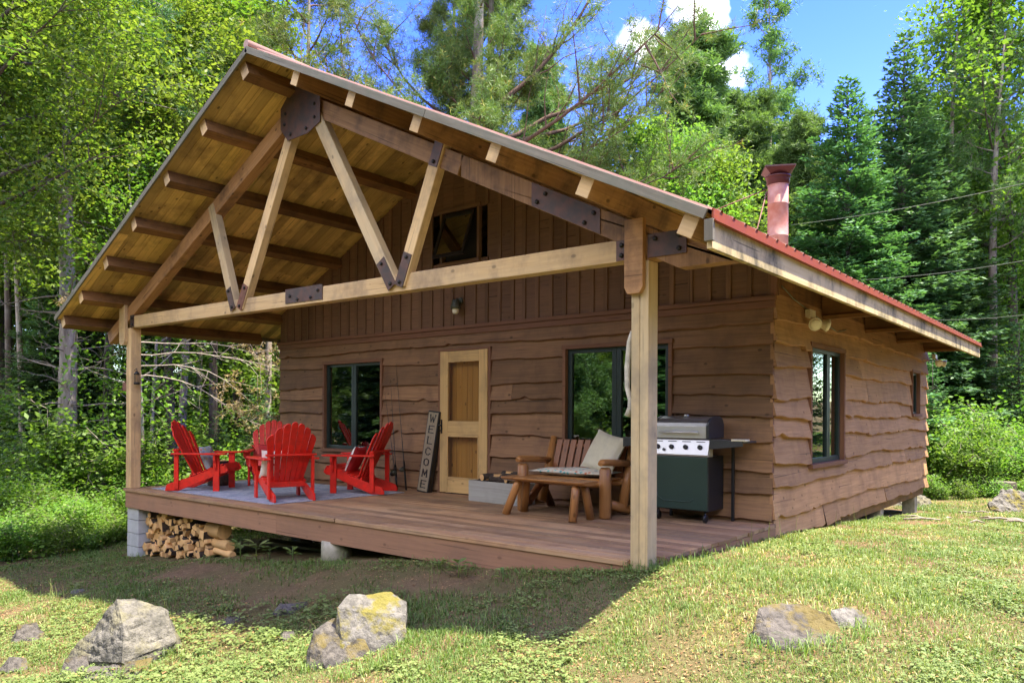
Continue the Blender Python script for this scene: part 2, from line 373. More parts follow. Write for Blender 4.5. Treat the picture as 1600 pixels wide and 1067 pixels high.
plain('black', (0.012, 0.012, 0.013), 0.45)
plain('dark_room', (0.02, 0.017, 0.014), 0.9)
plain('sheathing', (0.05, 0.03, 0.02), 0.9)
plain('concrete', (0.47, 0.48, 0.47), 0.9, 0, 0.12, 5, 0.004)
plain('concrete_old', (0.40, 0.36, 0.27), 0.9, 0, 0.25, 6, 0.004, col2=(0.17, 0.17, 0.1))
plain('red_paint', (0.72, 0.020, 0.010), 0.42, 0, 0.06, 14, bumpd=.0008, spec=0.4, col2=(0.50, 0.022, 0.012))
plain('cream', (0.62, 0.57, 0.42), 0.9, 0, 0.06, 20, 0.002)
plain('white_cloth', (0.74, 0.70, 0.64), 0.9, 0, 0.05, 20, 0.002)
plain('red_cloth', (0.42, 0.02, 0.025), 0.85, 0, 0.12, 9, 0.002)
plain('green_cloth', (0.05, 0.16, 0.07), 0.9)
plain('white_enamel', (0.80, 0.74, 0.55), 0.4)
plain('lamp_bulb', (0.85, 0.80, 0.62), 0.3)
plain('brass', (0.35, 0.25, 0.09), 0.35, 0.8)
plain('lamp_metal', (0.10, 0.11, 0.085), 0.5, 0.4)
plain('stainless', (0.66, 0.65, 0.62), 0.35, 0.6, 0.06, 3)
plain('lid_metal', (0.30, 0.30, 0.30), 0.32, 0.7, 0.1)
plain('grill_dark', (0.06, 0.063, 0.07), 0.3, 0.3, 0.1)
plain('grill_green', (0.030, 0.060, 0.048), 0.35, 0.2, 0.1, 2)
plain('wire', (0.16, 0.18, 0.12), 0.6)
plain('birch_stick', (0.56, 0.52, 0.42), 0.85, 0, 0.25, 12, 0.003)
plain('bark_log', (0.07, 0.05, 0.037), 0.95, 0, 0.3, 18, 0.012)
plain('screen', (0.03, 0.03, 0.028), 0.6)
# glass: a thin pane, reflection by angle over a clear pane
m, t, b = newmat('glass'); N = NT(t)
gl = N.n('BsdfGlossy'); gl.inputs['Roughness'].default_value = 0.015; gl.inputs['Color'].default_value = (0.92, 1.0, 0.93, 1)
tp = N.n('BsdfTransparent'); tp.inputs['Color'].default_value = (0.6, 0.66, 0.62, 1)
fr = N.n('Fresnel'); fr.inputs['IOR'].default_value = 2.9
ms = N.n('MixShader'); N.l(fr.outputs[0], ms.inputs[0]); N.l(tp.outputs[0], ms.inputs[1]); N.l(gl.outputs[0], ms.inputs[2])
N.l(ms.outputs[0], t.nodes['Material Output'].inputs[0]); MATS['glass'] = m
# insect screen over a door: a fine dark mesh one can see through
m, t, b = newmat('mesh_screen'); N = NT(t)
tp = N.n('BsdfTransparent'); df = N.n('BsdfDiffuse'); df.inputs['Color'].default_value = (0.06, 0.06, 0.055, 1)
ms = N.n('MixShader'); ms.inputs[0].default_value = 0.3; N.l(tp.outputs[0], ms.inputs[1]); N.l(df.outputs[0], ms.inputs[2])
N.l(ms.outputs[0], t.nodes['Material Output'].inputs[0]); MATS['mesh_screen'] = m
# rug, patterned cushion, floral pillow, rock
m, t, b = newmat('rug'); N = NT(t); o = N.n('TexCoord').outputs['Object']
f = N.noise(o, 5, 4, .7, 1.0); f2 = N.noise(o, 60, 2)
c = N.ramp(f, [(0.3, (0.16, 0.19, 0.24)), (0.48, (0.30, 0.34, 0.40)), (0.55, (0.42, 0.44, 0.47)), (0.7, (0.2, 0.25, 0.33))])
c = N.mix(N.math('MULTIPLY', f2, 0.5), c, (0.12, 0.14, 0.17)); N.l(c, b.inputs['Base Color']); b.inputs['Roughness'].default_value = 0.95; N.bump(f2, 0.003, b); MATS['rug'] = m
def cellmat(name, stops, scale, mapping=(1, 1, 1)):
    m, t, b = newmat(name); N = NT(t); o = N.n('TexCoord').outputs['Object']
    v = N.n('TexVoronoi'); v.inputs['Scale'].default_value = scale; N.l(N.map(o, mapping), v.inputs['Vector'])
    sp = N.n('SeparateColor'); N.l(v.outputs['Color'], sp.inputs[0])
    r = N.ramp(sp.outputs[0], stops); t.nodes[r.node.name].color_ramp.interpolation = 'CONSTANT'
    c = N.mix(N.ramp(v.outputs['Distance'], [(0.25, (0, 0, 0)), (0.5, (1, 1, 1))]), r, stops[-1][1])
    N.l(c, b.inputs['Base Color']); b.inputs['Roughness'].default_value = 0.9; MATS[name] = m
cellmat('cushion_print', [(0, (0.12, 0.42, 0.40)), (0.3, (0.55, 0.18, 0.08)), (0.5, (0.65, 0.62, 0.5)), (0.75, (0.08, 0.3, 0.33)), (0.9, (0.6, 0.56, 0.45))], 22)
cellmat('floral_print', [(0, (0.55, 0.42, 0.08)), (0.3, (0.16, 0.2, 0.25)), (0.5, (0.32, 0.35, 0.36)), (0.75, (0.45, 0.12, 0.1)), (0.9, (0.3, 0.34, 0.36))], 16)
def rockmat(name, c1, c2, moss=0.0, mosscol=(0.30, 0.26, 0.02)):
    m, t, b = newmat(name); N = NT(t); o = N.n('TexCoord').outputs['Object']
    f = N.noise(o, 5, 8, .7); f2 = N.noise(o, 22, 6, .7); f3 = N.noise(N.map(o, (1, 1, 1), (3, 1, 2)), 3.2, 5, .65)
    c = N.mix(N.ramp(f, [(.35, (0, 0, 0)), (.65, (1, 1, 1))]), c1, c2)
    c = N.mix(N.ramp(f2, [(.45, (0, 0, 0)), (.7, (.8, .8, .8))]), c, tuple(x * 0.4 for x in c2))
    if moss:
        ge = N.n('NewGeometry'); sx = N.n('SeparateXYZ'); N.l(ge.outputs['Normal'], sx.inputs[0])
        q = N.math('MULTIPLY', N.ramp(f3, [(.5, (0, 0, 0)), (.58, (1, 1, 1))]), N.ramp(sx.outputs[2], [(.1, (0, 0, 0)), (.5, (1, 1, 1))]))
        c = N.mix(N.math('MULTIPLY', q, moss), c, mosscol)
    N.l(c, b.inputs['Base Color']); b.inputs['Roughness'].default_value = .92; b.inputs['Specular IOR Level'].default_value = .2
    N.bump(N.math('ADD', N.math('MULTIPLY', f, .6), N.math('MULTIPLY', f2, .4)), 0.05, b); MATS[name] = m
rockmat('rock_pale', (0.20, 0.185, 0.15), (0.095, 0.09, 0.072), 0.4, (0.2, 0.18, 0.08))
rockmat('rock_moss', (0.21, 0.195, 0.165), (0.115, 0.107, 0.09), 0.85, (0.17, 0.145, 0.02))
rockmat('rock_grey', (0.145, 0.128, 0.105), (0.07, 0.064, 0.055), 0.6, (0.16, 0.12, 0.02))
barkmat('bark_spruce', (0.46, 0.39, 0.32), (0.24, 0.19, 0.15), 6, 0.55)
barkmat('bark_pine', (0.26, 0.215, 0.18), (0.12, 0.095, 0.078), 5, 0.25)
barkmat('bark_dark', (0.12, 0.095, 0.075), (0.055, 0.042, 0.033), 6, 0.15)
barkmat('bark_twig', (0.36, 0.31, 0.25), (0.22, 0.18, 0.14), 9)
barkmat('bark_red', (0.16, 0.10, 0.075), (0.08, 0.055, 0.042), 9)
leafmat('leaf_maple', (0.075, 0.15, 0.022), (0.205, 0.265, 0.045), 0.5)
leafmat('leaf_green', (0.07, 0.165, 0.02), (0.16, 0.27, 0.04), 0.5)
leafmat('leaf_birch', (0.09, 0.19, 0.03), (0.2, 0.31, 0.06), 0.5)
leafmat('needle_fir', (0.045, 0.11, 0.038), (0.12, 0.225, 0.08), 0.3)
leafmat('needle_blue', (0.05, 0.125, 0.05), (0.125, 0.24, 0.095), 0.3)
leafmat('needle_pine', (0.075, 0.13, 0.028), (0.18, 0.23, 0.06), 0.3, yellow=(0.4, 0.3, 0.08))
leafmat('needle_mid', (0.075, 0.15, 0.045), (0.18, 0.28, 0.085), 0.4)
leafmat('grass', (0.085, 0.155, 0.03), (0.28, 0.31, 0.105), 0.35, yellow=(0.62, 0.48, 0.24))
leafmat('weed', (0.10, 0.16, 0.04), (0.25, 0.31, 0.10), 0.35, yellow=(0.4, 0.25, 0.1))
leafmat('dead_leaf', (0.2, 0.1, 0.045), (0.45, 0.28, 0.13), 0.15)
leafmat('dead_needle', (0.33, 0.24, 0.11), (0.5, 0.42, 0.2), 0.3)

# ------------------------------------------------------------------ cabin dimensions
W = 8.87; LN = 7.85; D = 2.72
XR = -4.46; ZR = 5.10; SR = 0.4987; SL = 0.484
YF = -3.40; YB = 7.95; XE = 0.85; XL = -9.63
def zr(x): return ZR - (SR * (x - XR) if x > XR else SL * (XR - x))
cabin = empty('cabin', (0, 0, 0), 0, 'brown wood cabin with live edge siding, open timber truss porch and red metal roof', 'cabin')
def P(mb, name, mat, bevel=0.0, parent=None, label=None):
    return mb.build(name, mat, parent if parent is not None else cabin, bevel, label)

def MBx(f): mb = MB(); f(mb); return mb
# --- live-edge siding on a wall: (a along wall, z); maps to 3-D by fn(a, out, z)
def live_siding(name, fn, a0, a1, courses, openings, mat, edge, seed, amp=0.018, joints=2, proud=0.036):
    rnd = random.Random(seed); mb = MB(); step = 0.045
    n = int((a1 - a0) / step) + 1; A = [a0 + (a1 - a0) * i / n for i in range(n + 1)]
    for o in openings: A += [o[0], o[1]]
    A = sorted(set(round(a, 4) for a in A))
    for ci, (zl, zt) in enumerate(courses):
        # joints
        js = sorted(rnd.uniform(a0 + .4, a1 - .4) for _ in range(rnd.randint(0, joints)))
        # one edge wave per board
        segs = [a0] + js + [a1]
        for si in range(len(segs) - 1):
            s0, s1 = segs[si], segs[si + 1]
            waves = [(rnd.uniform(.5, 1) * amp * k1, rnd.uniform(f1, f2), rnd.uniform(0, 6.28)) for k1, f1, f2 in ((1, .8, 1.8), (.6, 2.5, 4.5), (.3, 7, 12), (.15, 18, 30))]
            kn = [(rnd.uniform(s0, s1), rnd.uniform(-.02, .028) * amp / .018, rnd.uniform(.03, .08)) for _ in range(int((s1 - s0) * .9))]
            off = rnd.uniform(-.012, .012); tint = rnd.random(); tiltp = rnd.uniform(.85, 1.2) * proud
            ou, ov = rnd.random() * 50, rnd.random() * 50
            def low(a):
                z = zl + off + sum(w[0] * math.sin(w[1] * a + w[2]) for w in waves) * (0 if ci == 0 and seed > 90 else 1)
                for k, h, wd in kn: z += h * math.exp(-((a - k) / wd) ** 2)
                return z
            AA = [a for a in A if s0 + .004 < a < s1 - .004]; AA = [s0 + .0015] + AA + [s1 - .0015]
            def emit(pa, pb, za0, zb0, za1, zb1, hasedge, exa=None, exb=None):
                # front face quad between a=pa..pb, bottom za0/zb0, top za1/zb1 ; thickness decreases to top
                def th(z): 
                    f = (zt + .03 - z) / (zt + .03 - zl); return .004 + tiltp * max(0, min(1.1, f))
                i = len(mb.v)
                mb.v += [fn(pa, th(za0), za0), fn(pb, th(zb0), zb0), fn(pb, th(zb1), zb1), fn(pa, th(za1), za1)]
                mb.face((i, i + 1, i + 2, i + 3), [(ou + pa, ov + za0), (ou + pb, ov + zb0), (ou + pb, ov + zb1), (ou + pa, ov + za1)], tint)
                if hasedge:
                    # rounded bark edge then underside
                    i = len(mb.v); e = .012
                    mb.v += [fn(pa, th(za0) - e, za0 - .009), fn(pb, th(zb0) - e, zb0 - .009), fn(pb, th(zb0), zb0), fn(pa, th(za0), za0)]
                    mb.face((i, i + 1, i + 2, i + 3), [(ou + pa, ov + 9), (ou + pb, ov + 9), (ou + pb, ov + 9.01), (ou + pa, ov + 9.01)], tint, 1)
                    i = len(mb.v)
                    mb.v += [fn(pa, -.004, za0 - .006), fn(pb, -.004, zb0 - .006), fn(pb, th(zb0) - e, zb0 - .009), fn(pa, th(za0) - e, za0 - .009)]
                    mb.face((i, i + 1, i + 2, i + 3), None, tint * .6, 0)  # lap shade painted into the underside by a lower tint
                for ex, p, z0, z1 in ((exa, pa, za0, za1), (exb, pb, zb0, zb1)):
                    if ex:
                        i = len(mb.v); mb.v += [fn(p, -.004, z0), fn(p, th(z0), z0), fn(p, th(z1), z1), fn(p, -.004, z1)]
                        mb.face((i, i + 1, i + 2, i + 3), [(0, z0), (.03, z0), (.03, z1), (0, z1)], tint, 1)
            for k in range(len(AA) - 1):
                pa, pb = AA[k], AA[k + 1]; mid = (pa + pb) / 2
                ops = [o for o in openings if o[0] - 1e-4 <= mid <= o[1] + 1e-4]
                la, lb = low(pa), low(pb); top = zt + .03
                if not ops: emit(pa, pb, la, lb, top, top, True, k == 0, k == len(AA) - 2); continue
                o = ops[0]
                if o[3] < top:   # part above the opening
                    emit(pa, pb, max(la, o[3]), max(lb, o[3]), top, top, o[3] < (la + lb) / 2)
                if min(la, lb) < o[2]:  # part below it
                    emit(pa, pb, la, lb, min(top, o[2]), min(top, o[2]), True)
    return P(mb, name, [mat, edge])
def courses(z0, z1, n, seed):
    r = random.Random(seed); hs_ = [r.uniform(.78, 1.25) for _ in range(n)]; s_ = sum(hs_); z = z0; out = []
    for h in hs_: out.append((z, z + h / s_ * (z1 - z0))); z += h / s_ * (z1 - z0)
    return out
F_OPEN = [(-7.60, -6.10, 0.54, 2.00), (-4.86, -3.88, -0.05, 2.06), (-2.66, -1.13, 0.62, 2.01)]
S_OPEN = [(1.12, 2.50, 0.55, 2.0), (6.50, 7.14, 1.16, 1.94)]
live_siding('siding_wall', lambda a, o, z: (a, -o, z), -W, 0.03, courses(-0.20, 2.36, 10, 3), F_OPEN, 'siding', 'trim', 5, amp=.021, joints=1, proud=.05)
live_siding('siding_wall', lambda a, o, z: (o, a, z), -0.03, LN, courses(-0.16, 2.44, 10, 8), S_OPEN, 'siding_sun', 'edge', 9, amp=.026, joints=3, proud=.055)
# hidden walls: left and rear, plus inner sheathing with the openings
def wall_panel(mb, fn, a0, a1, z0, z1, ops, t0, t1):
    xs = sorted(set([a0, a1] + [v for o in ops for v in o[:2]])); 
    for i in range(len(xs) - 1):
        m_ = (xs[i] + xs[i + 1]) / 2; o = [q for q in ops if q[0] <= m_ <= q[1]]
        zs = [(z0, z1)] if not o else [(z0, max(z0, o[0][2])), (o[0][3], z1)]
        for za, zb in zs:
            if zb - za < .01: continue
            p = [fn(xs[i], t0, za), fn(xs[i + 1], t0, za), fn(xs[i + 1], t0, zb), fn(xs[i], t0, zb)]
            q = Vector(fn(0, t1, 0)) - Vector(fn(0, t0, 0)); mb.prism(p, q, tint=.5)
mb = MB()
wall_panel(mb, lambda a, o, z: (a, -o, z), -W + .02, -.02, -.14, 2.36, F_OPEN, -.005, -.10)
wall_panel(mb, lambda a, o, z: (o, a, z), .0, LN - .02, -.10, 2.80, S_OPEN, -.005, -.10)
P(mb, 'inner_wall', 'sheathing')
mb = MB()
for i in range(11): mb.box((-W - .03 - (i % 2) * .004, 0.0, -.2 + i * .255), (-W - .0, LN, .055 + i * .255), axis=1)
for i in range(11): mb.box((-W, LN - .03, -.2 + i * .255), (0, LN + .0 + (i % 2) * .004, .055 + i * .255), axis=0)
P(mb, 'siding_wall', 'siding')
# rear gable boards
mb = MB(); mb.prism([(-W, LN - .02, 2.6), (0, LN - .02, 2.6), (0, LN - .02, zr(0) - .1), (XR, LN - .02, ZR - .12), (-W, LN - .02, zr(-W) - .1)], (0, .03, 0)); P(mb, 'gable_wall', 'batten')
mb = MB(); mb.box((-W + .05, .12, .0), (-.12, LN - .1, .03)); P(mb, 'floor', 'dark_room')

# --- gable: vertical boards and battens
GW = (-4.86, -4.10, 3.32, 4.04)
mb = MB(); x = -W - .0; k = 0; rr_ = random.Random(4)
while x < 0.06:
    w_ = .215 * rr_.uniform(.9, 1.1); x1 = min(x + w_, 0.08); xm = (x + x1) / 2
    zt = min(zr(x), zr(x1)) - .075; zlo = 2.40
    spans = [(zlo, zt)]
    if x1 > GW[0] and x < GW[1]: spans = [(zlo, GW[2]), (GW[3], zt)]
    for za, zb in spans:
        if zb > za + .02:
            xa = x; xb = x1
            tz0 = zb if zb != zt else zr(xa) - .075; tz1 = zb if zb != zt else zr(xb) - .075
            mb.prism([(xa + .001, -.018, za), (xb - .001, -.018, za), (xb - .001, -.018, tz1), (xa + .001, -.018, tz0)], (0, .02, 0))
            # batten over the seam at x1
            if not (GW[0] - .03 < x1 < GW[1] + .03 and za > GW[3] - .1) and x1 < .05:
                zz = zr(x1) - .08 if zb == zt else zb
                if not (GW[0] < x1 < GW[1]) or True:
                    mb.box((x1 - .028, -.040, za + .005), (x1 + .028, -.0185, zz - .012 - .0), axis=2)
    x = x1; k += 1
# prism uv runs across: rotate by building uv from z
P(mb, 'gable_wall', 'batten', 0)
mb = MB()
mb.beam((-W - .03, -.050, 2.375), (.06, -.050, 2.375), .055, .05); mb.beam((-W - .03, -.036, 2.31), (.05, -.036, 2.31), .035, .075)
P(mb, 'trim_board', 'trim', .004)
mb = MB(); mb.box((.0, -.045, 2.4), (.07, .0, 2.78), axis=2); P(mb, 'trim_board', 'trim', .004)
# dark boards between side wall top and roof
mb = MB()
for i in range(12):
    ya = .03 + i * .652; mb.box((-.01 - .003 * (i % 2), ya, 2.44), (.012, ya + .65, 2.82), axis=1)
P(mb, 'frieze_board', 'pine_dark')

# --- roof
roof = MB()
nb = int((YB - YF) / .145)
for side in (0, 1):
    for i in range(nb + 1):
        y0 = YF + i * .145; y1 = min(y0 + .1395, YB)
        if y1 - y0 < .02: continue
        if side == 0: a, b_ = (XL, zr(XL)), (XR, ZR)
        else: a, b_ = (XR, ZR), (XE - .03, zr(XE - .03))
        t = .022; dz = -.045
        a = Vector((a[0], (y0 + y1) / 2, a[1] + dz)); b_ = Vector((b_[0], (y0 + y1) / 2, b_[1] + dz))
        d = (b_ - a); up = Vector((-d.z, 0, d.x)).normalized()
        # two board lengths
        k = random.uniform(.3, .7); mpt = a + d * k
        roof.beam(a, mpt - d.normalized() * .0015, y1 - y0, t, up=up); roof.beam(mpt, b_, y1 - y0, t, up=up)
roof_o = P(roof, 'roof', 'soffit')
mt = MB()
for side in (0, 1):
    a, b_ = ((XL - .03, zr(XL - .03)), (XR - .0, ZR)) if side == 0 else ((XR, ZR), (XE + .03, zr(XE + .03)))
    d = Vector((b_[0] - a[0], 0, b_[1] - a[1])); up = Vector((-d.z, 0, d.x)).normalized()
    y = YF - .02
    prof = []
    while y < YB + .02:
        prof += [(y, 0), (y + .10, 0), (y + .11, .02), (y + .14, .02), (y + .15, 0)]; y += .2
    prof.append((y, 0))
    for k in range(len(prof) - 1):
        q0, q1 = prof[k], prof[k + 1]
        def pt(e, q): return (e[0] + up.x * (q[1] - .006), q[0], e[1] + up.z * (q[1] - .006))
        mt.quad(pt(a, q0), pt(b_, q0), pt(b_, q1), pt(a, q1))
    # underlay sheet under the ribs
    mt.quad((a[0] - up.x * .03, YF, a[1] - up.z * .03), (b_[0] - up.x * .03, YF, b_[1] - up.z * .03), (b_[0] - up.x * .03, YB, b_[1] - up.z * .03), (a[0] - up.x * .03, YB, a[1] - up.z * .03))
mt.tube([(XR, YF - .02, ZR + .01), (XR, YB + .04, ZR + .01)], .05, 8)
P(mt, 'roof_metal', 'roof_metal', parent=roof_o)
# red drip edge and fascia on the sunny eave
mb = MB(); ze = zr(XE)
mb.beam((XE + .022, YF - .01, ze - .035), (XE + .022, YB + .02, ze - .028), .012, .062)
mb.beam((XE + .03, YF - .01, ze - .08), (XE + .03, YB + .02, ze - .062), .03, .008)
P(mb, 'drip_edge', 'red_metal', parent=roof_o)
mb = MB()
for y0, y1 in ((YF + .02, 1.9), (1.905, 5.6), (5.605, YB)): mb.beam((XE - .012, y0, ze - .155), (XE - .012, y1, ze - .155), .038, .19)
P(mb, 'fascia', 'fascia', .003, parent=roof_o)
mb = MB(); mb.beam((XE + .0, YF - .008, ze - .07), (XE + .0, YF - .008, ze - .21), .06, .035, up=(0, 1, 0)); P(mb, 'corner_block', 'weathered', .004, parent=roof_o)
# barge boards along the front edge
for s in (0, 1):
    mb = MB(); e = (XL - .02, XR + .02) if s == 0 else (XR - .005, XE - .02)
    a = Vector((e[0], YF - .018, zr(e[0]) - .045)); b_ = Vector((e[1], YF - .018, zr(e[1]) - .045)); d = b_ - a
    up = Vector((-d.z, 0, d.x)).normalized(); m_ = a + d * .52
    mb.beam(a, m_, .022, .068, up=up); mb.beam(m_ + d * .001, b_, .022, .068, up=up)
    P(mb, 'barge_board', 'weathered', .003, parent=roof_o)
mb = MB(); mb.beam((XL + .0, YF + .02, zr(XL) - .07), (XL + .0, YB, zr(XL) - .07), .03, .09); P(mb, 'fascia', 'weathered', .003, parent=roof_o)

# --- purlins under the porch roof
def purlin(x, mat='pine_dark', dz=.18, w=.13, y0=YF + .045, y1=-.02):
    mb = MB(); s = -SR if x > XR else SL; up = Vector((-s, 0, 1)).normalized()
    c = Vector((x, 0, zr(x) - .062 - dz / 2 / abs(up.z)))
    mb.beam((c.x, y0, c.z), (c.x, y1, c.z), w, dz, up=up, emi=1)
    P(mb, 'purlin', [mat, 'pine'], .006)
for off in (.80, 1.68, 2.57, 3.46, 4.33, 5.14): purlin(XR + off, 'pine_red' if off > 2 else 'pine_dark', .16, .12)
for off in (.14, 1.0, 1.88, 2.76, 3.60, 4.42, 5.06): purlin(XR - off, 'pine_dark', .16, .13)

# --- porch truss, plane y = -2.72
TY = -2.72; TD = .13
def chord(p0, p1, h, mat, y=TY, dpt=TD, name='truss_beam', bevel=.006):
    mb = MB(); a = Vector((p0[0], y + dpt / 2, p0[1])); b_ = Vector((p1[0], y + dpt / 2, p1[1])); d = b_ - a
    up = Vector((-d.z, 0, d.x)).normalized(); mb.beam(a, b_, dpt, h, up=up); return P(mb, name, mat, bevel)
def zt_(x): return zr(x) - .27        # top of the top chords
hc = .192
def tc_z(x): return zt_(x) - hc / 2 / math.cos(math.atan(.49))
tR1 = chord((XR + .05, tc_z(XR + .05)), (-1.95, tc_z(-1.95)), hc, 'pine_red')
tR2 = P(MBx(lambda mb: mb.prism([(-1.945, TY, zt_(-1.945)), (-1.945, TY, zt_(-1.945) - .215), (.29, TY, zt_(.29) - .215), (.74, TY, zt_(.29) - .215), (.74, TY, zt_(.74))], (0, TD, 0))), 'truss_beam', 'pine_red', .006)
tL = chord((XL + .15, tc_z(XL + .15)), (XR - .05, tc_z(XR - .05)), hc, 'pine_red')
bc = chord((-8.68, 2.50), (-.05, 2.44), .175, 'pine', y=TY + .004)
chord((-.045, 2.425), (.52, 2.425), .17, 'pine_red', y=TY + .012)
webs = [((-6.42, 3.86), (-5.86, 2.46), .13, 'pine_grey'), ((-4.62, 4.45), (-5.70, 2.46), .14, 'pine'), ((-4.14, 4.45), (-2.88, 2.44), .155, 'pine_grey'), ((-2.16, 3.84), (-2.76, 2.44), .145, 'pine')]
WB = [chord(a, b_, h, m_, y=TY - .012 - .004 * i, dpt=.10) for i, (a, b_, h, m_) in enumerate(webs)]
def plate(poly, parent, y=TY - .012, bolts=(), th=.008, mat='steel_plate'):
    mb = MB(); mb.prism([(p[0], y, p[1]) for p in poly], (0, th, 0), tint=.5)
    for bx, bz in bolts: mb.lathe((bx, y, bz), [(.019, .0), (.019, .012), (.008, .018)], 8, axis=(0, -1, 0), mi=1)
    return P(mb, 'steel_plate', [mat, 'bolt'], 0, parent)
plate([(-4.80, 4.46), (-4.80, 4.70), (XR - .1, 4.90), (XR + .1, 4.90), (-4.05, 4.72), (-4.05, 4.38), (-4.28, 4.30), (-4.66, 4.30)], tR1, TY - .04, [(-4.7, 4.62), (-4.15, 4.6), (-4.15, 4.45), (-4.3, 4.36), (-4.6, 4.36), (-4.72, 4.5)])
def along(x0, x1, zf, h0, h1): return [(x0, zf(x0) + h0), (x1, zf(x1) + h0), (x1, zf(x1) + h1), (x0, zf(x0) + h1)]
plate(along(-1.10, -.40, tc_z, -.102, .102), tR2, TY - .01, [(-1.04, tc_z(-1.04) - .05), (-.95, tc_z(-.95) + .05), (-.55, tc_z(-.55) - .06), (-.46, tc_z(-.46) + .05)])
plate([(-4.74, 2.42), (-4.04, 2.41), (-4.04, 2.58), (-4.74, 2.585)], bc, TY - .006, [(-4.65, 2.5), (-4.5, 2.45), (-4.25, 2.45), (-4.12, 2.52)])
def wplate(i, at, L, mat='steel_plate'):
    a, b_, h, _ = webs[i]; a = Vector((a[0], 0, a[1])); b_ = Vector((b_[0], 0, b_[1])); d = (b_ - a).normalized(); q = Vector((-d.z, 0, d.x))
    p0 = (a if at == 0 else b_) + (d * -.02 if at == 0 else d * (-L + .02)); p1 = p0 + d * L; hw = q * (h * .42)
    po = [p0 + hw, p1 + hw, p1 - hw, p0 - hw]; c = [(p0 + d * L * f) for f in (.12, .88)]
    plate([(p.x, p.z) for p in po], WB[i], TY - .012 - .004 * i - .009, [(v.x, v.z) for v in c], mat=mat)
wplate(0, 1, .30); wplate(1, 1, .32, 'rust_plate'); wplate(2, 1, .34); wplate(3, 1, .34); wplate(3, 0, .36)
plate([(-.25, 2.36), (-.145, 2.36), (-.145, 2.52), (-.25, 2.52)], bc, TY - .006, [(-.2, 2.48), (-.2, 2.4)])
plate([(.035, 2.35), (.36, 2.35), (.36, 2.53), (.035, 2.53)], bc, TY - .012, [(.1, 2.49), (.3, 2.49), (.3, 2.39)])
plate([(-8.72, 2.42), (-8.60, 2.42), (-8.60, 2.60), (-8.72, 2.60)], bc, TY - .006, [(-8.65, 2.55), (-8.65, 2.46)])
# posts with the short board that laps the chord
def post(x0, x1, zb, zt, mat, half):
    mb = MB()
    mb.beam(((x0 + x1) / 2 - half * .5, TY + .075, zb), ((x0 + x1) / 2 - half * .5, TY + .075, zt), half * .97, .15, up=(0, 1, 0)); 
    mb.beam(((x0 + x1) / 2 + half * .5, TY + .075, zb), ((x0 + x1) / 2 + half * .5, TY + .075, zt), half * .97, .15, up=(0, 1, 0))
    return P(mb, 'post', mat, .006)
pr = post(-.115, .04, -.12, 2.338, 'pine_grey', .0775)
pl = post(-8.85, -8.69, 0.002, 2.412, 'pine', .08)
for x0, x1, z0, z1, par in ((-.15, .015, 2.08, 2.66, pr), (-8.98, -8.80, 2.16, 2.76, pl)):
    mb = MB(); c = (x0 + x1) / 2
    mb.prism([(x0 + .03, TY - .052, z0), (x1 - .03, TY - .052, z0), (x1, TY - .052, z0 + .05), (x1, TY - .052, z1), (x0, TY - .052, z1), (x0, TY - .052, z0 + .05)], (0, .050, 0))
    P(mb, 'lap_board', 'pine_red' if x0 > -1 else 'pine', .004, par)

# --- deck
mb = MB(); y = -D; yy = []
while y < 0: yy.append((y, min(y + .134, 0))); y += .1405
for i, (y0, y1) in enumerate(yy):
    xa = -W + .02; xb = .06; cuts = sorted(random.uniform(-8, -.8) for _ in range(2)); cuts = [c for j, c in enumerate(cuts) if j == 0 or c - cuts[0] > 1]
    if y0 < -2.55: xb = -.13
    z0 = -.035 + random.uniform(-.0015, .0015)
    pts = [xa] + cuts + [xb + random.uniform(-.006, .006)]
    for j in range(len(pts) - 1): mb.box((pts[j] + .0012, y0 + .0015, z0), (pts[j + 1] - .0012, y1 - .0015, z0 + .035), axis=0)
deck_o = P(mb, 'deck', 'deck', .002)
mb = MB()
mb.beam((-W + .02, -D - .018, -.02), (-3.78, -D - .018, -.02), .034, .042); mb.beam((-3.775, -D - .012, -.026), (-.13, -D - .012, -.026), .022, .042)
P(mb, 'edge_board', 'deck', .003, deck_o)
mb = MB()
for x0, x1 in ((-W + .03, -4.9), (-4.897, -.14)): mb.beam((x0, -D + .012, -.165), (x1, -D + .012, -.165), .04, .245)
mb.beam((.03, -2.5, -.14), (.03, 0, -.14), .04, .2); mb.beam((-W + .01, -D + .03, -.15), (-W + .01, 0, -.15), .04, .23)
P(mb, 'rim_board', 'deck_rim', .003, deck_o)
mb = MB()
for i in range(14): mb.beam((-8.6 + i * .62, -D + .04, -.13), (-8.6 + i * .62, 0, -.13), .045, .18)
mb.beam((-W + .1, -1.3, -.3), (-.3, -1.3, -.3), .15, .15); mb.beam((-W + .1, .1, -.28), (-.3, .1, -.28), .15, .2)
P(mb, 'joist', 'pine_dark', 0, deck_o)
# piers
def block_pier(x, y, zt, w=.36, d=.2):
    mb = MB(); zb = gz1(x, y) - .15; n = max(1, int(math.ceil((zt - zb) / .2)))
    for i in range(n):
        z1 = zt - i * .2; mb.box((x - w / 2 + random.uniform(-.004, .004), y - d / 2, z1 - .192), (x + w / 2 + random.uniform(-.004, .004), y + d / 2, z1), axis=0, tint=.5)
    return P(mb, 'pier', 'concrete', .006)
block_pier(-8.66, -2.55, -.27, .36, .3)
mb = MB(); zg = gz1(-3.98, -2.6) - .1; mb.lathe((-3.95, -2.58, zg), [(.175, 0), (.172, .2), (.168, -.27 - zg)], 24); P(mb, 'pier', 'concrete_old')
for x, y in ((-6.4, -1.3), (-4, -1.3), (-1.8, -1.3), (-6.4, .3), (-3.9, .3), (-8.6, .3), (-8.6, 3.9), (-8.6, 7.4), (-4.4, 7.4)): block_pier(x, y, -.30, .22, .22)
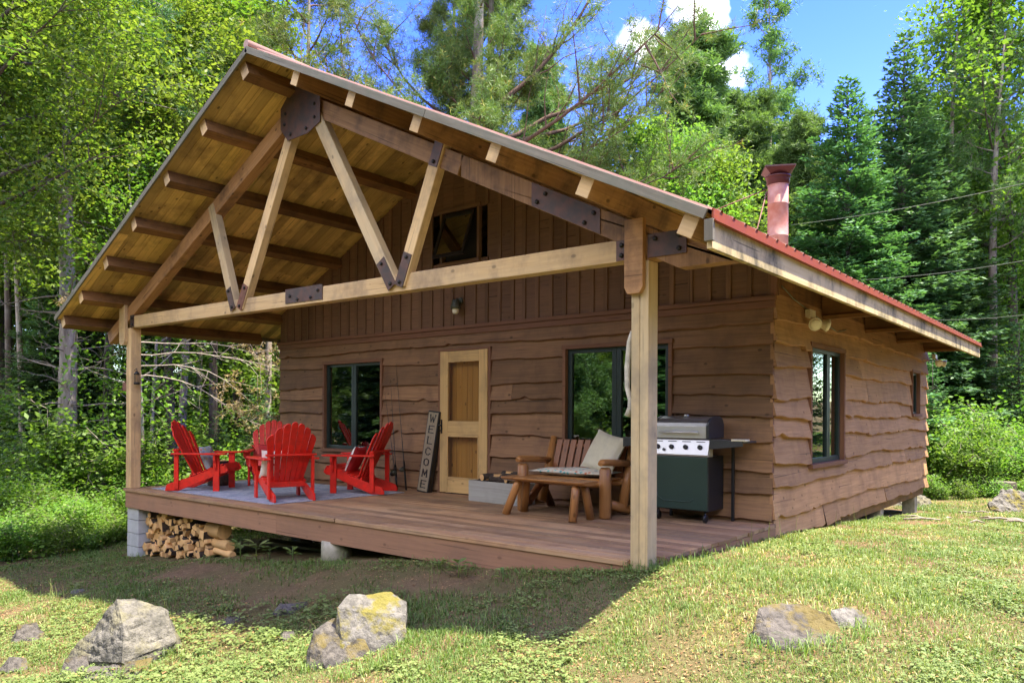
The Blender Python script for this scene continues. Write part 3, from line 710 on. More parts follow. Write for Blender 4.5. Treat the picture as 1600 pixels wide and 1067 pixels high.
for y in (2.6, 4.9, 7.35): 
    mb = MB(); zg = gz1(-.15, y) - .1; mb.box((-.26, y - .1, zg), (-.05, y + .1, -.13), axis=2, tint=.5); P(mb, 'pier', 'concrete_old', .005)
for xx in (-.16, -W + .02): P(MBx(lambda mb: mb.box((xx, .15, -.3), (xx + .14, LN - .05, -.16), axis=1)), 'sill_beam', 'pine_dark')

# --- rafter tails and soffit blocking under the sunny eave
for y in (1.62, 3.55, 5.45, 7.55):
    mb = MB()
    mb.prism([(.02, y, 2.34), (.42, y, 2.34), (.74, y, zr(.74) - .07), (.02, y, zr(.02) - .07)], (0, .09, 0))
    mb.beam((.0, y - .02, 2.33), (.78, y - .02, 2.33), .04, .05)
    P(mb, 'rafter_tail', 'pine_dark', .004)
for i in range(3):
    pass
mb = MB()
for xx in (.22, .52, .72): 
    for ya, yb in ((.0, 3.9), (3.905, 7.85)): mb.beam((xx, ya, zr(xx) - .085), (xx, yb, zr(xx) - .085), .09, .045, up=(SR, 0, 1))
P(mb, 'purlin', 'pine_dark', .003)

# --- windows
def casement(name, fn, a0, a1, z0, z1, sashes, trim_mat='trim', sill=True, dep=.11, fr=.055):
    """fn(a, out, z); trim around the opening, green sashes set in it, glass in each sash"""
    w = P(MBx(lambda mb: [mb.prism([fn(a0 - .0, -.02, z0), fn(a0 + .045, -.02, z0), fn(a0 + .045, -.02, z1), fn(a0, -.02, z1)], Vector(fn(0, .058, 0)) - Vector(fn(0, -.02, 0))),
        mb.prism([fn(a1 - .045, -.02, z0), fn(a1, -.02, z0), fn(a1, -.02, z1), fn(a1 - .045, -.02, z1)], Vector(fn(0, .058, 0)) - Vector(fn(0, -.02, 0))),
        mb.prism([fn(a0 - .01, -.02, z1 - .045), fn(a1 + .01, -.02, z1 - .045), fn(a1 + .01, -.02, z1 + .004), fn(a0 - .01, -.02, z1 + .004)], Vector(fn(0, .064, 0)) - Vector(fn(0, -.02, 0))),
        mb.prism([fn(a0 - .02, -.02, z0 - .03), fn(a1 + .02, -.02, z0 - .03), fn(a1 + .02, -.02, z0 + .02), fn(a0 - .02, -.02, z0 + .02)], Vector(fn(0, .085, 0)) - Vector(fn(0, -.02, 0)))]), name, trim_mat, .003)
    # deep reveal
    rv = MBx(lambda mb: [mb.prism([fn(a0 + .001, -.12, z0), fn(a0 + .03, -.12, z0), fn(a0 + .03, -.12, z1), fn(a0 + .001, -.12, z1)], Vector(fn(0, -.021, 0)) - Vector(fn(0, -.12, 0))),
        mb.prism([fn(a1 - .03, -.12, z0), fn(a1 - .001, -.12, z0), fn(a1 - .001, -.12, z1), fn(a1 - .03, -.12, z1)], Vector(fn(0, -.021, 0)) - Vector(fn(0, -.12, 0)))])
    P(rv, 'jamb', trim_mat, 0, w)
    b0, b1, c0, c1 = a0 + .045, a1 - .045, z0 + .02, z1 - .045
    n = len(sashes); L = b1 - b0; x = b0
    for fwi in sashes:
        x1 = x + L * fwi
        def sash(mb, x=x, x1=x1):
            t0, t1 = -.045, .0
            for q in ((x + .002, x + fr, c0, c1), (x1 - fr, x1 - .002, c0, c1), (x + fr, x1 - fr, c0, c0 + fr), (x + fr, x1 - fr, c1 - fr * .8, c1)):
                mb.prism([fn(q[0], t0, q[2]), fn(q[1], t0, q[2]), fn(q[1], t0, q[3]), fn(q[0], t0, q[3])], Vector(fn(0, t1, 0)) - Vector(fn(0, t0, 0)))
        s = P(MBx(sash), 'sash', 'dark_green', .003, w)
        P(MBx(lambda mb: mb.prism([fn(x + fr, -.03, c0 + fr), fn(x1 - fr, -.03, c0 + fr), fn(x1 - fr, -.03, c1 - fr * .8), fn(x + fr, -.03, c1 - fr * .8)], Vector(fn(0, -.026, 0)) - Vector(fn(0, -.03, 0)))), 'glass', 'glass', 0, w)
        x = x1
    return w
FR = lambda a, o, z: (a, -o, z)
SD = lambda a, o, z: (o, a, z)
casement('window', FR, *(-7.60, -6.10, 0.54, 2.00), (.5, .5))
casement('window', FR, *(-2.66, -1.13, 0.62, 2.01), (.5, .5), fr=.065)
casement('window', SD, *(1.12, 2.50, 0.55, 2.0), (.62, .38), fr=.06)
casement('window', SD, *(6.50, 7.14, 1.16, 1.94), (1.0,), fr=.04)
# gable hopper: trim, dark sash hinged at the top and swung out
x0, x1, z0, z1 = GW
gw = P(MBx(lambda mb: [mb.box((x0, -.045, z0), (x0 + .04, .02, z1)), mb.box((x1 - .04, -.045, z0), (x1, .02, z1)), mb.box((x0 - .02, -.05, z1), (x1 + .02, .02, z1 + .05)), mb.box((x0 - .02, -.07, z0 - .05), (x1 + .02, .02, z0))]), 'window', 'batten', .003)
a = Vector((0, -.05, z1 - .03)); bdir = Vector((0, -.22, -.60)).normalized(); nrm = Vector((0, -bdir.z, bdir.y)); L = .70
def sash2(mb):
    for xa, xb, s0, s1 in ((x0 + .08, x0 + .13, 0, L), (x1 - .13, x1 - .08, 0, L), (x0 + .13, x1 - .13, 0, .05), (x0 + .13, x1 - .13, L - .05, L)):
        pa = a + bdir * s0; pb = a + bdir * s1
        mb.prism([(xa, pa.y, pa.z), (xb, pa.y, pa.z), (xb, pb.y, pb.z), (xa, pb.y, pb.z)], nrm * .03)
P(MBx(sash2), 'sash', 'black', .003, gw)
pa = a + bdir * .05 + nrm * .012; pb = a + bdir * (L - .05) + nrm * .012
P(MBx(lambda mb: mb.prism([(x0 + .13, pa.y, pa.z), (x1 - .13, pa.y, pa.z), (x1 - .13, pb.y, pb.z), (x0 + .13, pb.y, pb.z)], nrm * .004)), 'glass', 'glass', 0, gw)
P(MBx(lambda mb: mb.box((x0 + .05, .03, z0 - .02), (x1 - .05, .05, z1 + .02))), 'backing', 'dark_room', 0, gw)

# --- screen door in front of a boarded door
dx0, dx1, dz1 = -4.855, -3.89, 2.05
door = P(MBx(lambda mb: [mb.box((dx0 + .03, -.062, .015), (dx0 + .185, -.022, dz1 - .01), axis=2), mb.box((dx1 - .185, -.062, .015), (dx1 - .03, -.022, dz1 - .01), axis=2),
    mb.box((dx0 + .186, -.060, dz1 - .17), (dx1 - .186, -.024, dz1 - .012), axis=0), mb.box((dx0 + .186, -.060, .83), (dx1 - .186, -.024, 1.04), axis=0), mb.box((dx0 + .186, -.060, .016), (dx1 - .186, -.024, .24), axis=0)]), 'door', 'door_frame', .004)
P(MBx(lambda mb: [mb.box((dx0 + .186, -.072, .815), (dx1 - .186, -.0605, .835), axis=0), mb.box((dx0 + .18, -.07, .24), (dx0 + .195, -.0625, .815), axis=2), mb.box((dx1 - .195, -.07, .24), (dx1 - .18, -.0625, .815), axis=2), mb.box((dx0 + .186, -.072, .225), (dx1 - .186, -.0605, .243), axis=0)]), 'moulding', 'door_frame', 0, door)
P(MBx(lambda mb: [mb.quad((dx0 + .186, -.045, 1.04), (dx1 - .186, -.045, 1.04), (dx1 - .186, -.045, dz1 - .17), (dx0 + .186, -.045, dz1 - .17)), mb.quad((dx0 + .186, -.045, .24), (dx1 - .186, -.045, .24), (dx1 - .186, -.045, .83), (dx0 + .186, -.045, .83))]), 'screen', 'mesh_screen', 0, door)
def boards(mb):
    x = dx0 + .02
    while x < dx1 - .03: mb.box((x + .0025, .075, .01), (min(x + .105, dx1 - .02) - .0025, .10, dz1 - .01), axis=2); x += .105
P(MBx(boards), 'door_panel', 'door_panel', .003, door)
P(MBx(lambda mb: [mb.box((dx0 - .02, -.052, -.0), (dx0 + .028, .07, dz1 + .02), axis=2), mb.box((dx1 - .028, -.052, -.0), (dx1 + .02, .07, dz1 + .02), axis=2), mb.box((dx0 - .02, -.056, dz1 - .008), (dx1 + .02, .07, dz1 + .022), axis=0)]), 'door_jamb', 'trim', .003, door)
P(MBx(lambda mb: [mb.box((dx0 + .05, -.068, .86), (dx0 + .08, -.0625, 1.06), axis=2), mb.tube([(dx0 + .065, -.067, .98), (dx0 + .065, -.12, .98), (dx0 + .13, -.125, .975)], .010, 8), mb.tube([(dx0 + .065, -.067, .9), (dx0 + .065, -.09, .9)], .012, 8)]), 'handle', 'black', 0, door)

# --- chimney pipe on the sunny slope
cx, cy = -.66, 2.0
ch = P(MBx(lambda mb: [mb.lathe((cx, cy, zr(cx) - .1), [(.13, 0), (.13, .38), (.134, .385), (.13, .39), (.13, .80), (.134, .805), (.13, .81), (.13, 1.12)], 28), mb.lathe((cx, cy, zr(cx) - .02), [(.22, 0), (.16, .12)], 24)]), 'chimney', 'chimney')
zt = zr(cx) + 1.0
def capm(mb):
    mb.lathe((cx, cy, zt), [(.132, -.04), (.145, -.03), (.145, .02), (.15, .03), (.15, .05), (.163, .055), (.163, .07), (.13, .08)], 24)
    # square top with flared skirt
    b0, b1 = .11, .185; z0, z1 = zt + .08, zt + .155
    P0 = [(-b0, -b0), (b0, -b0), (b0, b0), (-b0, b0)]; rot = .5
    rr = lambda p: (cx + p[0] * math.cos(rot) - p[1] * math.sin(rot), cy + p[0] * math.sin(rot) + p[1] * math.cos(rot))
    for k in range(4):
        p, q = P0[k], P0[(k + 1) % 4]; a_, b2 = rr(p), rr(q); c_, d_ = rr((q[0] * b1 / b0, q[1] * b1 / b0)), rr((p[0] * b1 / b0, p[1] * b1 / b0))
        mb.quad((*a_, z0), (*b2, z0), (*c_, z1), (*d_, z1))
    c4 = [rr((p[0] * b1 / b0 * 1.03, p[1] * b1 / b0 * 1.03)) for p in P0]
    mb.prism([(*c, z1) for c in c4], (0, 0, .02))
P(MBx(capm), 'chimney_cap', 'chimney_red', 0, ch)
P(MBx(lambda mb: [mb.tube([(cx - .13, cy - .05, zt - .08), (cx - .95, cy - .7, zr(cx - .95) + .02)], .008, 6), mb.tube([(cx - .12, cy - .08, zt - .12), (cx + .1, cy - 1.1, zr(cx + .1) + .02)], .008, 6)]), 'brace_rod', 'rust_plate', 0, ch)

# ================================================================== things on the porch
# wall lamp on the gable
wl = empty('wall_lamp', (-4.43, -.05, 2.64), 0, 'small dark jar shaped wall lamp above the screen door', 'wall lamp')
P(MBx(lambda mb: [mb.lathe((0, -.012, .10), [(.05, 0), (.045, .02)], 16, axis=(0, -1, 0)), mb.tube([(0, -.03, .10), (0, -.09, .13), (0, -.11, .10)], .01, 8)]), 'bracket', 'lamp_metal', 0, wl)
P(MBx(lambda mb: mb.lathe((0, -.11, -.02), [(.075, 0), (.07, .05), (.055, .075), (.05, .12), (.02, .135)], 20)), 'lamp_shade', 'lamp_metal', 0, wl)
P(MBx(lambda mb: mb.lathe((0, -.11, -.09), [(.03, 0), (.045, .02), (.048, .07), (.03, .085)], 16)), 'glass_jar', 'lamp_bulb', 0, wl)
# twin flood lights
def floods(loc, sc, label):
    f = empty('floodlight', loc, 0, label, 'floodlight', 'twin floodlights under the eave'); f.scale = (sc,) * 3
    P(MBx(lambda mb: mb.box((-.005, -.09, -.03), (.05, .09, .05), axis=1)), 'mounting_box', 'white_enamel', .004, f)
    for s in (-1, 1):
        dr = (Vector((.55, -.75, -.35)) if s < 0 else Vector((.9, .15, -.3))).normalized(); st = Vector((.04, .03 * s, -.03)); c = st + dr * .05 + Vector((0, .02 * s, -.04))
        h = P(MBx(lambda mb: [mb.tube([st, st + Vector((.03, .01 * s, -.03)), c], .012, 8), mb.lathe(c, [(.02, -.03), (.028, .0), (.045, .04), (.066, .095), (.068, .10)], 20, axis=dr)]), 'lamp_head', 'white_enamel', 0, f)
        P(MBx(lambda mb: mb.lathe(c + dr * .1, [(.06, 0), (.05, .012), (.02, .02)], 20, axis=dr)), 'bulb', 'lamp_bulb', 0, h)
    return f
floods((.05, 1.02, 2.30), 1.1, 'cream twin floodlight above the tall side window under the eave')
floods((.15, LN - .1, 2.22), 1.0, 'small twin floodlight at the far rear corner of the side wall')
tag(P(MBx(lambda mb: [mb.tube([(.05, .15, 2.52), (.06, .5, 2.42), (.06, .95, 2.36)], .006, 6), mb.tube([(.06, 1.1, 2.34), (.08, 1.5, 2.26), (.06, 2.1, 2.2), (.06, 2.5, 2.26)], .006, 6)]), 'cable', 'wire', 0), 'loose pale cable running from the twin floodlight along the side wall', 'cable')
cabin_kids_fix = None
for o in list(COL.objects):
    if o.name.startswith('cable'): o.parent = None

# Adirondack chairs, local +x is the way the sitter faces
def chair_parts(root):
    p = 'red_paint'
    def rail(y):
        top = [(-.44, .03), (-.42, .09), (-.36, .115), (.0, .225), (.25, .33), (.37, .375), (.45, .36), (.48, .30), (.44, .265), (.38, .255), (.30, .225), (.0, .10), (-.25, .0), (-.44, .0)]
        return MBx(lambda mb: mb.prism([(x, y, z) for x, z in top], (0, .028, 0), tint=.5))
    for y in (-.27, .242): rail(y).build('side_rail', MATS[p], root).modifiers.new('bevel', 'BEVEL').width = .004
    for y in (-.302, .272):
        MBx(lambda mb: mb.box((.27, y, 0), (.36, y + .03, .525), axis=2, tint=.5)).build('leg', MATS[p], root).modifiers.new('bevel', 'BEVEL').width = .004
    for y in (-.302, .272):
        MBx(lambda mb: mb.box((-.30, y, .03), (-.235, y + .03, .60), axis=2, tint=.5)).build('rear_post', MATS[p], root).modifiers.new('bevel', 'BEVEL').width = .004
    for s in (-1, 1):
        y = s * .31; out = [(-.32, y - s * .04), (-.32, y + s * .05), (-.1, y + s * .055), (.3, y + s * .09), (.42, y + s * .085), (.47, y + s * .04), (.47, y - s * .03), (.42, y - s * .075), (.3, y - s * .075), (-.1, y - s * .045)]
        if s < 0: out = out[::-1]
        MBx(lambda mb: [mb.prism([(a, b, .527) for a, b in out], (0, 0, .024), tint=.5)]).build('armrest', MATS[p], root).modifiers.new('bevel', 'BEVEL').width = .005
        MBx(lambda mb: mb.prism([(.285, y + s * .0, .526), (.345, y, .526), (.33, y, .42), (.315, y, .34), (.295, y, .3), (.285, y, .33)][::1], (0, s * .045, 0), tint=.5) if False else
            mb.prism([(.30, s * .303, .52), (.30, s * .375, .52), (.30, s * .37, .45), (.30, s * .335, .40), (.30, s * .33, .34), (.30, s * .303, .29)], (.03, 0, 0), tint=.5)).build('arm_bracket', MATS[p], root)
    def seat(mb):
        for i in range(6):
            x = -.02 + i * .078; z = .238 + i * .0285
            if i == 5: z -= .003
            mb.beam((x, -.275, z), (x, .275, z), .068, .02, up=(-.35, 0, 1), tint=.5)
        mb.beam((.435, -.27, .35), (.435, .27, .35), .02, .075, up=(-.3, 0, 1), tint=.5)
    MBx(seat).build('seat', MATS[p], root).modifiers.new('bevel', 'BEVEL').width = .004
    # back: seven fanned slats with rounded tops following an arc
    base = Vector((-.07, 0, .20)); up = Vector((-.42, 0, .9)).normalized(); nrm = Vector((up.z, 0, -up.x))
    def back(mb):
        for i in range(7):
            k = i - 3; H = (.90, .875, .81, .70)[abs(k)]
            wb, wt = .060, .088; yb, yt = k * .064, k * .0925
            off = nrm * (abs(k) ** 2 * .004)
            pts = [(yb - wb / 2, 0), (yb + wb / 2, 0)]
            h0 = H - .045
            sl = k * .004
            pts += [(yt + wt / 2, h0 - .012 * k if k > 0 else h0)]
            for a in (35, 65, 90, 115, 145): pts.append((yt + wt / 2 * math.cos(R(a)), h0 + .045 * math.sin(R(a)) - (.010 * k * math.cos(R(a)))))
            pts += [(yt - wt / 2, h0 + .012 * k if k < 0 else h0)]
            mb.prism([base + off + Vector((0, y, 0)) + up * h for y, h in pts], nrm * .018, tint=.5)
    MBx(back).build('backrest', MATS[p], root).modifiers.new('bevel', 'BEVEL').width = .004
    b1 = base + up * .42 - nrm * .003
    MBx(lambda mb: [mb.prism([(b1.x - .055, -.33, b1.z), (b1.x + .0, -.33, b1.z), (b1.x + .004, -.15, b1.z), (b1.x + .004, .15, b1.z), (b1.x, .33, b1.z), (b1.x - .055, .33, b1.z), (b1.x - .07, .15, b1.z), (b1.x - .07, -.15, b1.z)], (0, 0, .026), tint=.5),
        mb.box((-.10, -.243, .16), (-.075, .243, .23), axis=1, tint=.5)]).build('back_support', MATS[p], root).modifiers.new('bevel', 'BEVEL').width = .004
chA = empty('adirondack_chair', (-7.72, -2.10, .010), R(38), 'red slatted garden chair nearest the left porch post, floral pillow on it', 'chair', 'red garden chairs around the porch rug')
chair_parts(chA)
def kids_of(o): return [c for c in COL.objects if c.parent == o]
def dup(src, loc, rz, label=None, name=None):
    c = src.copy(); COL.objects.link(c); c.location = loc; c.rotation_euler = (0, 0, rz)
    if label: c['label'] = label
    for k in kids_of(src):
        k2 = k.copy(); COL.objects.link(k2); k2.parent = c
        for q in kids_of(k):
            q2 = q.copy(); COL.objects.link(q2); q2.parent = k2
    return c
chB = dup(chA, (-5.76, -2.03, .010), R(163), 'red slatted garden chair with its back to the lawn, nearest the deck edge')
chC = dup(chA, (-7.78, -.92, .010), R(-40), 'red slatted garden chair facing the lawn, half hidden behind another chair')
chD = dup(chA, (-5.66, -.80, .010), R(207), 'red slatted garden chair turned left beside the fishing rods, red pillow on it')
def cushion(name, w, h, t, mats, label, cat, loc, rot, group=None, mfun=None, puff=1.0):
    n = 14; mb = MB(); idx = {}
    for s in (1, -1):
        for i in range(n + 1):
            for j in range(n + 1):
                u = i / n * 2 - 1; v = j / n * 2 - 1
                e = (1 - u ** 2) * (1 - v ** 2); z = s * t / 2 * max(0, e) ** .42 * puff
                pin = 1 - .10 * (1 - abs(u) ** 2) * abs(v) ** 4 ; pin2 = 1 - .10 * (1 - abs(v) ** 2) * abs(u) ** 4
                z += .006 * math.sin(5 * u + 3 * v) * e
                idx[(s, i, j)] = len(mb.v); mb.v.append((u * w / 2 * pin2, v * h / 2 * pin, z))
    for s in (1, -1):
        for i in range(n):
            for j in range(n):
                q = [idx[(s, i, j)], idx[(s, i + 1, j)], idx[(s, i + 1, j + 1)], idx[(s, i, j + 1)]]
                if s < 0: q = q[::-1]
                u = (i + .5) / n * 2 - 1; v = (j + .5) / n * 2 - 1
                mb.face(q, None, .5, mfun(u, v, s) if mfun else 0, True)
    o = mb.build(name, mats); o.location = loc; o.rotation_euler = rot; tag(o, label, cat, group); return o
def chair_cushion(chair, x, z, size, tilt, mats, label, mfun=None, yaw=0, y=0):
    o = cushion('pillow', size, size, .14, mats, label, 'pillow', (0, 0, 0), (0, 0, 0), 'pillows on the red chairs', mfun)
    m = Matrix.Translation(chair.location) @ Matrix.Rotation(chair.rotation_euler.z, 4, 'Z') @ Matrix.Translation((x, y, z)) @ Matrix.Rotation(R(yaw), 4, 'Z') @ Matrix.Rotation(-tilt, 4, 'Y') @ Matrix.Rotation(R(90), 4, 'X') @ Matrix.Rotation(R(90), 4, 'Y')
    o.matrix_world = m; return o
# the pillow's faces look along +x of the chair after these turns
chair_cushion(chA, .10, .46, .40, R(20), ['floral_print'], 'floral yellow and grey pillow on the left red chair', y=-.03)
chair_cushion(chB, .09, .46, .40, R(20), ['white_cloth', 'green_cloth', 'red_cloth'], 'white pillow with green and red sprigs on the chair showing its back', lambda u, v, s: 1 if (abs(u - v * .3) < .07 and abs(v) < .6) else (2 if (u - .35) ** 2 + (v - .1) ** 2 < .03 or (u + .3) ** 2 + (v + .35) ** 2 < .025 else 0), y=.10)
chair_cushion(chC, .08, .46, .38, R(20), ['red_cloth'], 'dark red pillow on the half hidden red chair')
chair_cushion(chD, .10, .47, .42, R(24), ['red_cloth', 'white_cloth'], 'red pillow with white face on the chair beside the fishing rods', lambda u, v, s: 1 if s > 0 and (abs(u) > .25 or abs(v) > .6) else 0)

# rug
mb = MB(); pts = [(-8.45, -2.52), (-5.35, -2.50), (-5.18, -.42), (-8.62, -.44)]
mb.prism([(x, y, .002) for x, y in pts], (0, 0, .007), tint=.5); tag(mb.build('rug', MATS['rug']), 'flat grey blue patterned rug under the red chairs', 'rug')

# log stool
def log_thing(name, loc, r, h, label, cat, seed, lean=0, top='cutwood'):
    rnd = random.Random(seed); e = empty(name, loc, rnd.uniform(0, 6), label, cat); n = 22
    rad = [r * (1 + .06 * math.sin(3 * 6.28 * j / n + seed) + rnd.uniform(-.02, .02)) for j in range(n)]
    mb = MB(); hs2 = [0, .02, h * .5, h - .012, h]; ks = [1.06, 1.03, .98, 1.0, .97]
    for k, (hh, q) in enumerate(zip(hs2, ks)):
        for j in range(n): a = 6.283 * j / n; mb.v.append((rad[j] * q * math.cos(a), rad[j] * q * math.sin(a), hh))
    for k in range(len(hs2) - 1):
        for j in range(n):
            j2 = (j + 1) % n; mb.face((k * n + j, k * n + j2, (k + 1) * n + j2, (k + 1) * n + j), [(hh * .1, 0)] * 4, .5, 0, True)
    mb.build('bark', MATS['bark_log'], e)
    mb = MB()
    for j in range(n): a = 6.283 * j / n; mb.v.append((rad[j] * .93 * math.cos(a), rad[j] * .93 * math.sin(a), h + .001))
    for j in range(n): a = 6.283 * j / n; mb.v.append((rad[j] * .90 * math.cos(a), rad[j] * .90 * math.sin(a), h + .006))
    mb.face(range(n, 2 * n), [(math.cos(6.283 * j / n) * r, math.sin(6.283 * j / n) * r) for j in range(n)], .6)
    for j in range(n): mb.face((j, (j + 1) % n, n + (j + 1) % n, n + j), None, .5)
    mb.build('sawn_top', MATS[top], e); return e
log_thing('log_stool', (-8.15, -1.62, .0095), .155, .38, 'upright bark covered log used as a table between the red chairs', 'log stool', 3)

# fishing rods leaning on the wall
for i, (bx, by, tx, tz, rl) in enumerate([(-5.50, -.27, -6.03, 1.46, 1), (-5.36, -.22, -5.78, 1.9, 0), (-5.44, -.33, -5.90, 1.65, 1)]):
    e = empty('fishing_rod', (bx, by, .012), 0, ['thin fishing rod with brass reel end, leftmost leaning on the wall', 'tall thin fishing rod leaning right of its two neighbours', 'fishing rod leaning in the middle of the three rods'][i], 'fishing rod', 'fishing rods leaning by the red chair')
    v = Vector((tx - bx, -.055 - by, tz)); 
    P(MBx(lambda mb: mb.tube([v * 0, v * .3, v * .6, v], [.010, .006, .004, .002], 6)), 'blank', 'black', 0, e)
    P(MBx(lambda mb: mb.tube([v * .0, v * .22], .014, 8)), 'handle', 'black', 0, e)
    P(MBx(lambda mb: [mb.lathe(v * .16 + Vector((.0, -.05, 0)), [(.03, -.03), (.036, -.01), (.036, .02), (.02, .035)], 12, axis=(1, 0, .3)), mb.tube([v * .17, v * .16 + Vector((0, -.05, 0))], .008, 6), mb.tube([v * .16 + Vector((.03, -.05, 0)), v * .16 + Vector((.06, -.05, -.03))], .005, 6)]), 'reel', 'lamp_metal' if i else 'black', 0, e)
    P(MBx(lambda mb: [mb.lathe(v * f + Vector((0, -.012, 0)), [(.008, -.002), (.010, 0), (.008, .002)], 8, axis=v) for f in (.4, .6, .8, .99)]), 'line_guide', 'brass', 0, e)

# tall WELCOME sign
sg = empty('welcome_sign', (-5.03, -.21, .004), 0, 'tall narrow weathered board reading WELCOME leaning beside the door', 'sign')
sg.rotation_euler = (R(-6.2), R(5.5), 0)
P(MBx(lambda mb: mb.box((-.115, -.005, 0), (.115, .085, 1.19), axis=2)), 'box_back', 'black', .004, sg)
P(MBx(lambda mb: mb.box((-.098, -.011, .02), (.098, -.0055, 1.17), axis=2)), 'board', 'sign_wood', .001, sg)
GL = {'W': [[(0, 1), (.25, 0), (.5, .7), (.75, 0), (1, 1)]], 'E': [[(.9, 1), (.1, 1), (.1, 0), (.9, 0)], [(.1, .52), (.7, .52)]], 'L': [[(.15, 1), (.15, 0), (.9, 0)]],
      'C': [[(.9, .82), (.7, 1), (.35, 1), (.1, .75), (.1, .25), (.35, 0), (.7, 0), (.9, .18)]], 'O': [[(.5, 1), (.15, .85), (.05, .5), (.15, .15), (.5, 0), (.85, .15), (.95, .5), (.85, .85), (.5, 1)]], 'M': [[(.05, 0), (.12, 1), (.5, .25), (.88, 1), (.95, 0)]]}
def glyph(mb, ch, x, z, w, h, sw, y):
    for st in GL[ch]:
        for k in range(len(st) - 1):
            a = Vector((x + st[k][0] * w, y, z + st[k][1] * h)); b_ = Vector((x + st[k + 1][0] * w, y, z + st[k + 1][1] * h)); dd = (b_ - a).normalized() * sw * .35
            thick = sw if (abs(b_.z - a.z) > abs(b_.x - a.x)) else sw * .6
            if ch == 'W' and k in (1, 3): thick *= .55
            mb.beam(a - dd, b_ + dd, .002 + .0003 * k, thick, up=(dd.z, 0, -dd.x), tint=.5)
        for e2 in (st[0], st[-1]):
            if ch != 'O': mb.box((x + e2[0] * w - sw * .8, y - .0014, z + e2[1] * h - sw * .32), (x + e2[0] * w + sw * .8, y + .0012, z + e2[1] * h + sw * .32), tint=.5)
lm = MB()
for i, chh in enumerate('WELCOME'): glyph(lm, chh, -.052, 1.03 - i * .160, .105, .10, .021, -.0128)
lm.build('lettering', MATS['black'], sg)

# grey wooden planter box with logs laid in it
bx = empty('wooden_box', (-3.36, -.42, .002), R(-5), 'long grey weathered box holding firewood beside the door', 'box')
P(MBx(lambda mb: [mb.box((-.46, -.15, 0), (.46, -.125, .27), axis=0), mb.box((-.46, .125, 0), (.46, .15, .27), axis=0), mb.box((-.46, -.1245, 0), (-.435, .1245, .27), axis=1), mb.box((.435, -.1245, 0), (.46, .1245, .27), axis=1), mb.box((-.434, -.124, 0), (.434, .124, .02), axis=0)]), 'box_side', 'grey_box', .004, bx)
def round_log(loc, dr, L, r, label, group, seed, mat='bark_log', cut='cutwood', half=False, cat='firewood'):
    rnd = random.Random(seed); e = empty('firewood_log', loc, 0, label, cat, group); d = Vector(dr).normalized()
    e.rotation_euler = d.to_track_quat('X', 'Z').to_euler()
    a = Vector((-L / 2, 0, 0)); b_ = Vector((L / 2, 0, 0))
    P(MBx(lambda mb: mb.tube([a, a * .3 + Vector((0, 0, rnd.uniform(-.01, .01))), b_ * .4, b_], [r, r * .97, r * 1.02, r * .95], 12, caps=False)), 'bark', mat, 0, e)
    P(MBx(lambda mb: mb.tube([a - Vector((.003, 0, 0)), b_ + Vector((.003, 0, 0))], r * .93, 12, smooth=False)), 'cut_end', cut, 0, e)
    return e
for i, (x, y, z, dx, dy, L, r) in enumerate([(-3.52, -.46, .325, .25, 1, .25, .045), (-3.35, -.42, .31, 1, .2, .34, .06), (-3.12, -.45, .315, .5, 1, .24, .05), (-3.22, -.35, .36, 1, -.1, .36, .045), (-3.42, -.38, .215, 1, 0, .7, .07), (-3.2, -.47, .22, 1, .05, .36, .06)]):
    round_log((x, y, z), (dx, dy, .0), L, r, ['foremost small log end in the left half of the grey box', 'thick middle log in the grey box by the door', 'short log end at the right of the grey box', 'thin log lying crosswise on top of the others in the grey box', 'long log at the bottom of the grey box', 'lowest short log at the front of the grey box'][i], 'logs in the grey box', i)

# low log table
tb = empty('log_table', (-2.06, -1.13, .002), R(-3), 'low half log table on splayed peg legs in front of the bench', 'table')
def slab(mb):
    n = 16; prof = [(math.cos(math.pi * (1 + k / n)) * .17, math.sin(math.pi * (1 + k / n)) * .055) for k in range(n + 1)]
    rings = [(-.63, .75), (-.60, .95), (-.3, 1.0), (.1, 1.03), (.5, .98), (.56, .8)]
    i0 = 0
    for x, k in rings:
        for a, b_ in prof: mb.v.append((x, a * k, .425 + b_ * k))
    m_ = n + 1
    for q in range(len(rings) - 1):
        for k in range(m_):
            k2 = (k + 1) % m_; mb.face((q * m_ + k, (q + 1) * m_ + k, (q + 1) * m_ + k2, q * m_ + k2), [(rings[q][0], k * .02), (rings[q + 1][0], k * .02), (rings[q + 1][0], k * .02 + .02), (rings[q][0], k * .02 + .02)] if k < n else [(rings[q][0], 0), (rings[q + 1][0], 0), (rings[q + 1][0], .34), (rings[q][0], .34)], .5, 0, k < n)
    mb.face(range(m_), None, .5); mb.face(list(range((len(rings) - 1) * m_, len(rings) * m_))[::-1], None, .5)
MBx(slab).build('tabletop', MATS['varnish'], tb)
for sx in (-1, 1):
    for sy in (-1, 1):
        MBx(lambda mb: mb.tube([(sx * .40, sy * .07, .39), (sx * .42, sy * .085, .33), (sx * .52 if sx < 0 else .44, sy * .16, .0)], [.032, .045, .047], 12)).build('leg', MATS['varnish'], tb)

